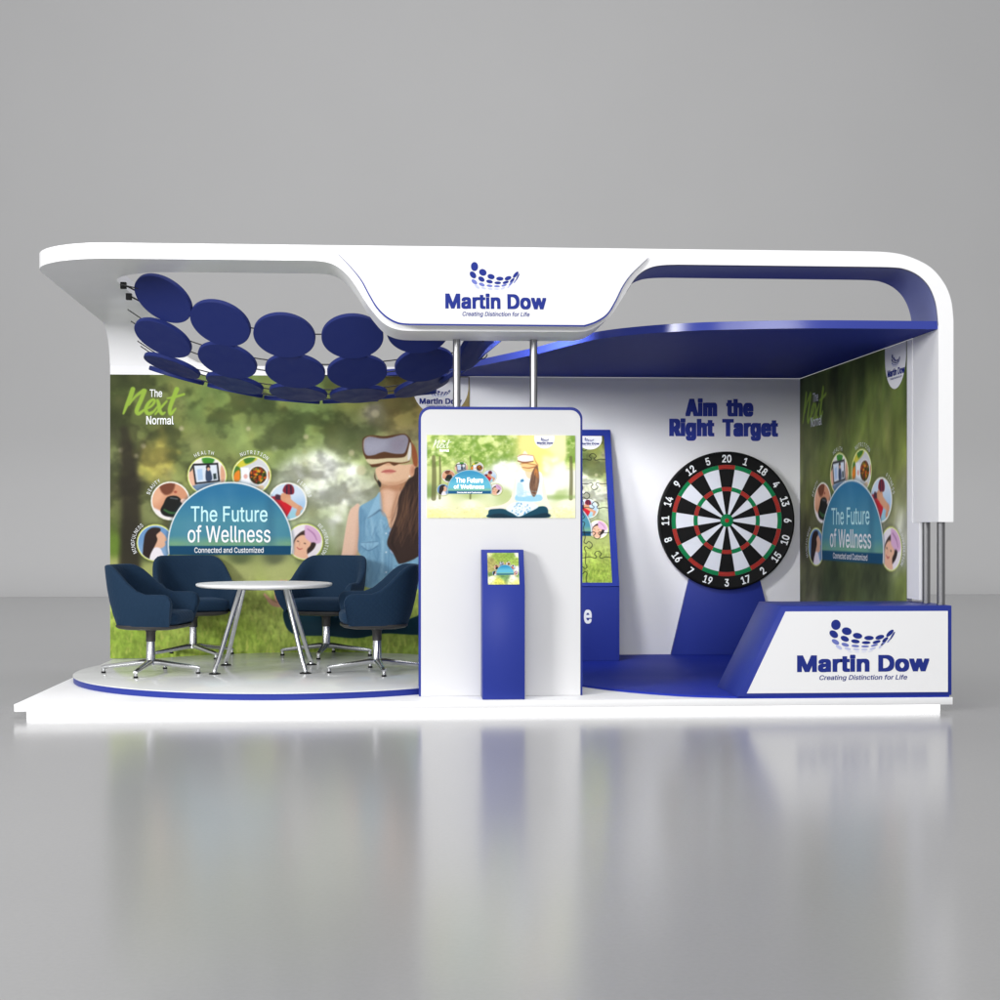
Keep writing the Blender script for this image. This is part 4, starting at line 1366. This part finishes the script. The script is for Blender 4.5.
# touch pedestal
tp = thing('touch_pedestal', 'slim blue pedestal with a small tilted touch screen in front of the white panel', 'kiosk', (3.07, .15, DECK))
prof = [(.052, DECK + .001), (.052, .813), (.166, 1.054), (.25, 1.054), (.25, DECK + .001)]
build(MB().prism(prof, lambda y, z: (2.936, y, z), lambda y, z: (3.209, y, z)), 'column', M['blue'], tp, bevel=.003, smooth=30)
d = Vector((0, .114, .241)).normalized()
nn = Vector((0, -.241, .114)).normalized()
o0 = Vector((2.972, .052, .813)) + d * .02
SL = .223
TF = Frame(o0 + d * SL, (1, 0, 0), d, nn, 0, 0, 1, 1)
b = MB().add([TF.p(-.004, -.004, .0015), TF.p(.206, -.004, .0015), TF.p(.206, SL + .004, .0015), TF.p(-.004, SL + .004, .0015)], [(0, 1, 2, 3)])
cv = Canvas(0, 0, .202, SL, 90, 96)
kx, ky = .202 / 430, SL / 460
cv.T(-248 * kx, -253 * ky, kx, ky)
cv.fill([(260, 265, 60, (226, 230, 170)), (400, 290, 90, (160, 188, 84)), (560, 280, 70, (150, 184, 80)), (660, 270, 40, (252, 252, 236)), (300, 380, 60, (176, 170, 100)), (270, 470, 60, (190, 180, 112)), (650, 400, 60, (170, 196, 90)),
         (660, 480, 50, (250, 252, 240)), (290, 570, 40, (110, 140, 84)), (480, 580, 70, (120, 160, 100)), (660, 580, 40, (150, 176, 104)), (300, 620, 50, (252, 252, 214)), (600, 620, 60, (254, 254, 226)), (400, 680, 60, (236, 232, 110)), (640, 690, 60, (248, 244, 150))])
cv.img *= (1 + (fbm(cv.X * 90, cv.Y * 90, 4, 1) - .5) * .5)[..., None]
u2 = 232 / 122.4
paint_hub(cv, (cv.t[0] + (487 - 229.8 * u2) * kx, cv.t[1] + (574 - 555.6 * u2 * 1.05) * ky, u2 * kx, u2 * 1.05 * ky), vivid=True)
ink_mesh(cv, TF, 'screen', M['screen'], tp, off=.003)

# ---------------------------------------------------------------- puzzle stand
ps = thing('puzzle_stand', 'blue stand with a leaning jigsaw puzzle board behind the white screen panel', 'display stand', (3.7, 2.9, DECK))
fz = DECK + .0135
y0_, y1_, zf_, zt_ = 2.68, 3.22, .712, 2.025
prof = [(y0_, fz), (y0_, zf_), (y1_, zt_), (YB - .003, zt_), (YB - .003, fz)]
build(MB().prism(prof, lambda y, z: (3.25, y, z), lambda y, z: (4.203, y, z)), 'cabinet', M['blue'], ps, bevel=.004, smooth=30)
d = Vector((0, y1_ - y0_, zt_ - zf_)).normalized()
nn = Vector((0, -(zt_ - zf_), y1_ - y0_)).normalized()
L = math.hypot(y1_ - y0_, zt_ - zf_)
o0 = Vector((3.31, y0_, zf_)) + d * .035
PH, PW = L - .085, .833
PF = Frame(o0 + d * PH, (1, 0, 0), d, nn, 0, 0, 1, 1)
cv = Canvas(0, 0, PW, PH, 200, 320)
s1 = PW / 180
cv.T(-190 * s1, -374 * PH / 286, s1, PH / 286)
paint_park(cv, np.random.RandomState(33))
u2 = .56 / 122.4
paint_hub(cv, (.40 - 229.8 * u2, .92 - 555.6 * u2, u2, u2))
k5 = (.05, .05, .04)


def tab(x0, y0, x1, y1, s):
    dx, dy = x1 - x0, y1 - y0
    f_ = lambda t, h: (x0 + dx * t - dy * h * s, y0 + dy * t + dx * h * s)
    return [f_(0, 0), f_(.2, .02), f_(.38, -.03), f_(.44, .05), f_(.36, .14), f_(.42, .24), f_(.5, .27), f_(.58, .24), f_(.64, .14), f_(.56, .05), f_(.62, -.03), f_(.8, .02), f_(1, 0)]


nxp, nyp = 4, 6
for i in range(1, nyp):
    for j in range(nxp):
        cv.stroke(tab(PW * j / nxp, PH * i / nyp, PW * (j + 1) / nxp, PH * i / nyp, 1 if (i + j) % 2 else -1), [.0028, .0028], (26, 30, 20), .001)
for j in range(1, nxp):
    for i in range(nyp):
        cv.stroke(tab(PW * j / nxp, PH * i / nyp, PW * j / nxp, PH * (i + 1) / nyp, 1 if (i * j) % 2 else -1), [.0028, .0028], (26, 30, 20), .001)
b = MB()
x0_, x1_, e_ = -.056, PW + .056, .055
for (xa, xb, ya, yb) in ((x0_, -.001, -e_, PH + .032), (PW + .001, x1_, -e_, PH + .032), (-.001, PW + .001, -e_, -.001), (-.001, PW + .001, PH + .001, PH + .032)):
    q = [(xa, ya), (xb, ya), (xb, yb), (xa, yb)]
    b.prism(q, lambda x, y: PF.p(x, y, .001), lambda x, y: PF.p(x, y, .012))
build(b, 'board_frame', M['gloss_blue'], ps, smooth=0)
ink_mesh(cv, PF, 'puzzle_board', M['print'], ps, off=.004, gain=1.0)
logo_tag(ps, PF, .60, .815, .002, .13, (.625, .79, .085, .02), off=.006)
EF = Frame((3.909, y0_, .415), (1, 0, 0), (0, 0, 1), (0, -1, 0), 0, 0, 1, 1)
b = MB()
put_text(b, EF, 'e', 0, .064, 0, .145, bold=.024, off=.002)
build(b, 'lettering', M['print_white'], ps, smooth=0)

# ---------------------------------------------------------------- dartboard on its stand
BX, BZ, BY, BR = 5.202, 1.259, 3.19, .592
st_ = [(4.733, fz), (5.671, fz), (5.50, .78), (5.40, 1.26), (5.00, 1.26), (4.895, .78)]
b = MB().prism(st_, lambda x, z: (x, YB - .05, z), lambda x, z: (x, YB - .003, z))
tag(build(b, 'dartboard_stand', M['blue'], bevel=.003), 'dark blue tapering stand carrying the dartboard against the white wall', 'stand')
db = thing('dartboard', 'large round dartboard with numbers one to twenty on a blue stand', 'dartboard', (BX, BY, BZ))
ax = (0, -1, 0)
build(MB().lathe([(BR - .01, -.055), (BR, -.045), (BR, -.008), (BR - .006, 0), (BR - .016, .003), (BR - .024, 0), (BR - .03, -.002)], (BX, BY, BZ), ax, seg=96), 'board', M['board_black'], db)
DF = Frame((BX, BY, BZ), (1, 0, 0), (0, 0, 1), (0, -1, 0), 0, 0, BR, BR)
b = MB()
rings = [(.093, .426, 0), (.426, .486, 1), (.486, .745, 0), (.745, .807, 1)]
for i in range(20):
    a0, a1 = R(18 * i - 9), R(18 * i + 9)
    for r0, r1, kk in rings:
        pts = [(r0 * math.sin(a), -r0 * math.cos(a)) for a in np.linspace(a0, a1, 5)] + [(r1 * math.sin(a), -r1 * math.cos(a)) for a in np.linspace(a1, a0, 5)]
        mi = (0 if i % 2 == 0 else 1) if kk == 0 else (2 if i % 2 == 0 else 3)
        b.add([DF.p(*p, .0015) for p in pts], [tuple(range(10))], mi)
build(b, 'scoring_face', [M['board_black'], M['board_white'], M['board_red'], M['board_green']], db, smooth=0)
b = MB()
for r in (.093, .426, .486, .745, .807):
    pts = [DF.p(r * math.sin(a), -r * math.cos(a), .0025) for a in np.linspace(0, 2 * math.pi, 97)]
    b.tube(pts, .0005, 4)
for i in range(20):
    a = R(18 * i + 9)
    b.tube([DF.p(.093 * math.sin(a), -.093 * math.cos(a), .0025), DF.p(.807 * math.sin(a), -.807 * math.cos(a), .0025)], .0005, 4)
build(b, 'divider_wire', M['steel'], db)
bl = build(MB().lathe([(BR * .093, .0), (BR * .093, .006), (BR * .088, .0075)], (BX, BY, BZ), ax, seg=32), 'bullseye', M['board_green'], db)
build(MB().lathe([(BR * .03, .007), (BR * .03, .0105), (BR * .026, .0115)], (BX, BY, BZ), ax, seg=24), 'bull_centre', M['board_red'], bl)
b = MB()
for i, nmb in enumerate((20, 1, 18, 4, 13, 6, 10, 15, 2, 17, 3, 19, 7, 16, 8, 11, 14, 9, 12, 5)):
    v, ff = glyphs(str(nmb), .022)
    a = R(18 * i)
    low = 95 < 18 * i < 265
    rot = a + (math.pi if low else 0)
    mn, mx = v[:, 0].min(), v[:, 0].max()
    s = .108 / v[:, 1].max()
    cx_, cy_ = .898 * math.sin(a), -.898 * math.cos(a)
    P = []
    for p in v:
        x, y = (p[0] - (mn + mx) / 2) * s * .8, -(p[1] - v[:, 1].max() / 2) * s
        P.append(DF.p(cx_ + x * math.cos(rot) - y * math.sin(rot), cy_ + x * math.sin(rot) + y * math.cos(rot), .003))
    build(MB().add(P, ff), 'numeral', M['print_white'], db, smooth=0)

# ---------------------------------------------------------------- counter and its poles
ct = thing('reception_counter', 'blue slanted counter with a white logo panel at the right front', 'counter', (5.3, .3, DECK))
pr = [(4.577, fz), (5.994, fz), (5.994, .690), (4.869, .690)]
build(MB().prism(pr, lambda x, z: (x, .004, z), lambda x, z: (x, .622, z)), 'counter_body', M['blue'], ct, bevel=.004, smooth=30)
pn = [(4.642, .128), (5.966, .128), (5.966, .655), (4.895, .655)]
build(MB().prism(pn, lambda x, z: (x, -.003, z), lambda x, z: (x, .0035, z)), 'logo_panel', M['counter_panel'], ct, smooth=30)
CF = Frame((4.969, -.003, .2635), (1, 0, 0), (0, 0, 1), (0, -1, 0), 243, 325, (5.842 - 4.969) / 612, .338 / 235)
company_mark(ct, CF, .0015, bold=.04)
for i, (x, y) in enumerate(((5.957, .10), (5.938, .325))):
    b = MB().lathe([(.026, .6905), (.026, 1.2335)], (x, y, 0), seg=24)
    tag(build(b, 'leg_pole', M['dark_steel']), ['front steel pole standing on the counter under the white arch leg', 'rear steel pole standing on the counter beside the side wall'][i], 'pole', 'steel poles on the counter')

# ---------------------------------------------------------------- hanging blue discs and their wires
ROWS = [
    (.85, [(.793, 2.766), (1.18, 2.602), (1.615, 2.521), (2.081, 2.518), (2.53, 2.558), (2.942, 2.469)], .74),
    (1.20, [(.737, 2.54), (1.188, 2.386), (1.664, 2.314), (2.103, 2.312), (2.581, 2.369), (2.976, 2.424)], .50),
    (1.60, [(.741, 2.387), (1.196, 2.261), (1.66, 2.196), (2.103, 2.187), (2.569, 2.252), (2.868, 2.392)], .17),
    (2.02, [(.713, 2.356), (1.154, 2.245), (1.584, 2.176), (2.029, 2.172), (2.477, 2.221)], -.085)]
ORD = ['first', 'second', 'third', 'fourth', 'fifth', 'sixth']
RN = ['front', 'second', 'third', 'rear']
proto = None
for r, (y, pts, sl) in enumerate(ROWS):
    for i, (x, z) in enumerate(pts):
        a, c = pts[max(i - 1, 0)], pts[min(i + 1, len(pts) - 1)]
        dzdx = (c[1] - a[1]) / (c[0] - a[0])
        sl_ = sl
        if i == 4 and r < 3:
            dzdx = (c[1] - a[1]) / (c[0] - a[0]) * .9 + .06
        if i == 0:
            dzdx *= 1.15
        if i == 5:
            dzdx, sl_ = ((1.25, .55), (.84, -.06), (.70, -.10))[r]
        nrm = Vector((-dzdx, sl_, 1)).normalized()
        if proto is None:
            rd = .213
            proto = build(MB().lathe([(rd - .004, -.016), (rd, -.012), (rd, .012), (rd - .004, .016)], seg=64), 'ceiling_disc', M['blue_disc'])
            o = proto
        else:
            o = proto.copy()
            col.objects.link(o)
        o.location = (x, y, z)
        o.rotation_euler = Vector((0, 0, 1)).rotation_difference(nrm).to_euler()
        if i == len(pts) - 1:
            lb = 'round blue ceiling disc at the right end of the %s hanging row' % RN[r]
        else:
            lb = 'round blue ceiling disc, %s from the left in the %s hanging row' % (ORD[i], RN[r])
        tag(o, lb, 'ceiling disc', 'blue discs hanging over the meeting table')
    for k2, dy in enumerate((-.06, .07) if r else (0,)):
        P = []
        ends = [(HX - .01, y + dy, pts[0][1] + .10 if r < 2 else pts[0][1] + .16)]
        P = [(x, y + dy, z + .018 - sl * dy) for x, z in pts]
        x, z = pts[0]
        P = [(.50, y + dy, min(z + .16 - sl * dy, 2.86))] + P + [(pts[-1][0] + .06, y + dy, pts[-1][1] + .06 - sl * dy)]
        tag(build(MB().tube(spline(P, 4), .0048, 6), 'hanging_wire', M['wire']),
            'thin dark %swire carrying the %s row of blue discs' % (('front ' if k2 == 0 else 'rear ') if r else '', RN[r]), 'wire', 'wires carrying the blue discs')
for i, (y, z) in enumerate(((.95, 2.845), (1.16, 2.80))):
    cl = MB().box(.485, .525, y - .016, y + .016, z, z + .045).tube([(.50, y, z + .03), (.54, y - .01, z + .012), (.60, y - .02, z - .02)], .006, 8)
    tag(build(cl, 'wire_clamp', M['black'], bevel=.004), ['upper black wire clamp at the left edge of the roof opening', 'lower black wire clamp at the left edge of the roof opening'][i], 'clamp', 'black wire clamps')

# ---------------------------------------------------------------- meeting table
STZ = .1412
tb = thing('meeting_table', 'round white meeting table on four splayed chrome legs', 'table', (1.40, 1.74, STZ))
build(MB().lathe([(.40, .752), (.47, .756), (.499, .765), (.504, .774), (.502, .782), (.494, .785)], (1.40, 1.74, 0), seg=96), 'table_top', M['table'], tb)
build(MB().lathe([(.20, .738), (.20, .7515)], (1.40, 1.74, 0), seg=32), 'top_plate', M['steel'], tb)
for sx in (-1, 1):
    for sy in (-1, 1):
        p0 = Vector((1.40 + sx * .165, 1.74 + sy * .13, .745))
        p1 = Vector((1.40 + sx * .300, 1.74 + sy * .325, .245))
        p2 = Vector((1.40 + sx * .325, 1.74 + sy * .355, .165))
        pth = spline([p0, p0.lerp(p1, .5), p1, p1.lerp(p2, .6) + Vector((sx * .002, 0, 0)), p2, Vector((p2.x, p2.y, .15))], 6)
        lg = build(MB().tube(pth, [.0185] * 6 + [.017] * (len(pth) - 6), 16), 'leg', M['chrome'], tb)
        build(MB().lathe([(.042, STZ), (.042, STZ + .006), (.024, STZ + .012)], (p2.x, p2.y, 0), seg=20), 'foot', M['black'], lg)


# ---------------------------------------------------------------- tub chairs
def make_chair():
    t = thing('tub_chair', None, 'chair', (0, 0, 0), 0, 'tub chairs round the meeting table')
    W = .297

    def path(w, xf, xb):
        """plan of the shell from the left arm's front, round the back, to the right arm's front"""
        pts = []
        n1, n2 = 7, 22
        ks = [0, .02, .05, .10, .18, .3, .5, .75]
        for k in ks:
            pts.append((xf * (1 - k), w))
        e = 2.6
        for k in range(n2 + 1):
            a = math.pi * k / n2
            c, s = math.cos(a), math.sin(a)
            pts.append((-abs(xb) * abs(s) ** (2 / e), w * math.copysign(abs(c) ** (2 / e), c)))
        for k in ks[::-1]:
            pts.append((xf * (1 - k), -w))
        return pts
    top = [(x, y * (1 + .10 * min(1, max(0, (x + .25) / .45)))) for x, y in path(W * 1.0, .262, -.312)]
    bot = path(W * .84, .225, -.222)
    hgt = []
    for x, y in top:
        tt = min(max((-x + .07) / .33, 0), 1)
        tt = tt * tt * (3 - 2 * tt)
        hh = .582 + .015 * min(1, max(0, (.05 - x) / .2)) + (.788 - .597) * tt
        dfr = max(0., .262 - x)
        if dfr < .06:
            hh -= .06 - math.sqrt(max(0, .06 ** 2 - (.06 - dfr) ** 2))
        hgt.append(hh)
    zb = .352
    rows = []
    n = len(top)
    for i in range(n):
        pt, pb = np.array(top[i]), np.array(bot[i])
        tg = np.array(top[min(i + 1, n - 1)]) - np.array(top[max(i - 1, 0)])
        nr = np.array([-tg[1], tg[0]])
        nr = nr / np.linalg.norm(nr)          # points inwards
        if np.dot(nr, -pt + np.array([.05, 0])) < 0:
            nr = -nr
        h = hgt[i]
        th = .042
        fr_ = 1 if 2 < i < n - 3 else 1
        sec = []
        for v in (0, .2, .4, .6, .8, .93):
            q = pb + (pt - pb) * (v ** .85)
            bul = -.012 * math.sin(math.pi * v)
            sec.append((q[0] + nr[0] * bul, q[1] + nr[1] * bul, zb + (h - zb) * v))
        q = pt
        for a in (20, 60, 90, 120, 160):
            w = th / 2 * (1 - math.cos(R(a)))
            sec.append((q[0] + nr[0] * w, q[1] + nr[1] * w, h - .016 + .018 * math.sin(R(a))))
        for v in (.9, .7, .5, .3, .1):
            q = pb + (pt - pb) * (v ** .85)
            sec.append((q[0] + nr[0] * (th + .006), q[1] + nr[1] * (th + .006), zb + .03 + (h - zb - .03) * v))
        rows.append(sec)
    b = MB().grid(rows)
    m_ = len(rows[0])
    for r0 in (0, n - 1):
        b.f.append(tuple(r0 * m_ + k for k in range(m_)))
        b.m.append(0)
    build(b, 'shell', M['fabric'], t, world_co=False, smooth=60)
    # rolled front edge on both arms is part of the shell; seat pad

    def pad(x0, x1, w, e, z):
        pts = []
        cx, rx = (x0 + x1) / 2, (x1 - x0) / 2
        for k in range(40):
            a = 2 * math.pi * k / 40
            c, s = math.cos(a), math.sin(a)
            pts.append((cx + rx * math.copysign(abs(c) ** (2 / e), c), w * math.copysign(abs(s) ** (2 / e), s), z))
        return pts
    rows = []
    for ins, z in ((.03, .360), (.008, .375), (.0, .40), (.002, .43), (.012, .446), (.04, .456), (.11, .460)):
        rows.append(pad(-.20 + ins, .272 - ins, .242 - ins, 5.5, z))
    b = MB()
    nn_ = 40
    V = [p for r in rows for p in r]
    F = [(i * nn_ + k, i * nn_ + (k + 1) % nn_, (i + 1) * nn_ + (k + 1) % nn_, (i + 1) * nn_ + k) for i in range(len(rows) - 1) for k in range(nn_)]
    F += [tuple(range(nn_))[::-1], tuple(range((len(rows) - 1) * nn_, len(rows) * nn_))]
    b.add(V, F)
    build(b, 'seat', M['fabric'], t, world_co=False, smooth=60)
    rows = []
    for k, z in ((.35, .318), (.72, .324), (.93, .334), (1.0, .346), (1.0, .3595)):
        rows.append([(x * 1.0 * k + .005, y * k, z) for x, y, _ in pad(-.222, .262, .25, 3.6, 0)])
    b = MB()
    V = [p for r in rows for p in r]
    F = [(i * nn_ + k, i * nn_ + (k + 1) % nn_, (i + 1) * nn_ + (k + 1) % nn_, (i + 1) * nn_ + k) for i in range(len(rows) - 1) for k in range(nn_)]
    F += [tuple(range(nn_))[::-1], tuple(range((len(rows) - 1) * nn_, len(rows) * nn_))]
    b.add(V, F)
    build(b, 'seat_pan', M['pan'], t, world_co=False, smooth=60)
    build(MB().lathe([(.034, .232), (.034, .30), (.045, .3175)], seg=24), 'column_sleeve', M['pan'], t, world_co=False)
    build(MB().lathe([(.040, .066), (.040, .085), (.033, .095), (.030, .2315)], seg=24), 'column', M['chrome'], t, world_co=False)
    for q in range(4):
        a = R(90 * q) + CH_BASE
        c, s = math.cos(a), math.sin(a)
        pt = [(r * c, r * s, z) for r, z in ((.02, .082), (.06, .081), (.16, .068), (.28, .053), (.345, .045), (.362, .040))]
        lg = build(MB().tube(pt, [.028, .028, .024, .021, .019, .015], 12, flat=.75), 'leg', M['chrome'], t, world_co=False)
        lg2 = MB().lathe([(.013, .012), (.013, .042)], (.35 * c, .35 * s, 0), seg=12)
        build(lg2, 'foot_stem', M['chrome'], lg, world_co=False)
        build(MB().lathe([(.017, 0.0005), (.017, .011), (.013, .0135)], (.35 * c, .35 * s, 0), seg=14), 'glide', M['black'], lg, world_co=False)
    return t


CH_BASE = R(3)
ch = make_chair()
CH_BASE = R(45 + 60)
ch2 = make_chair()
SEATS = [(ch, (.605, 1.48), -11, 'navy tub chair at the front left of the white table'),
         (ch2, (.715, 2.93), -68, 'navy tub chair behind the table at its left rear'),
         (None, (1.80, 2.93), -112, 'navy tub chair behind the table at its right rear'),
         (None, (2.24, 1.47), 186, 'navy tub chair at the front right, half hidden by the screen panel')]
for o, (x, y), a, lb in SEATS:
    if o is None:
        o = copy_tree(ch2 if a > -180 and a < 0 else ch)
    o.location = (x, y, STZ)
    o.rotation_euler = (0, 0, R(a))
    if y > 2:
        o.scale = (1.04, 1.04, 1.045)
    o['label'] = lb
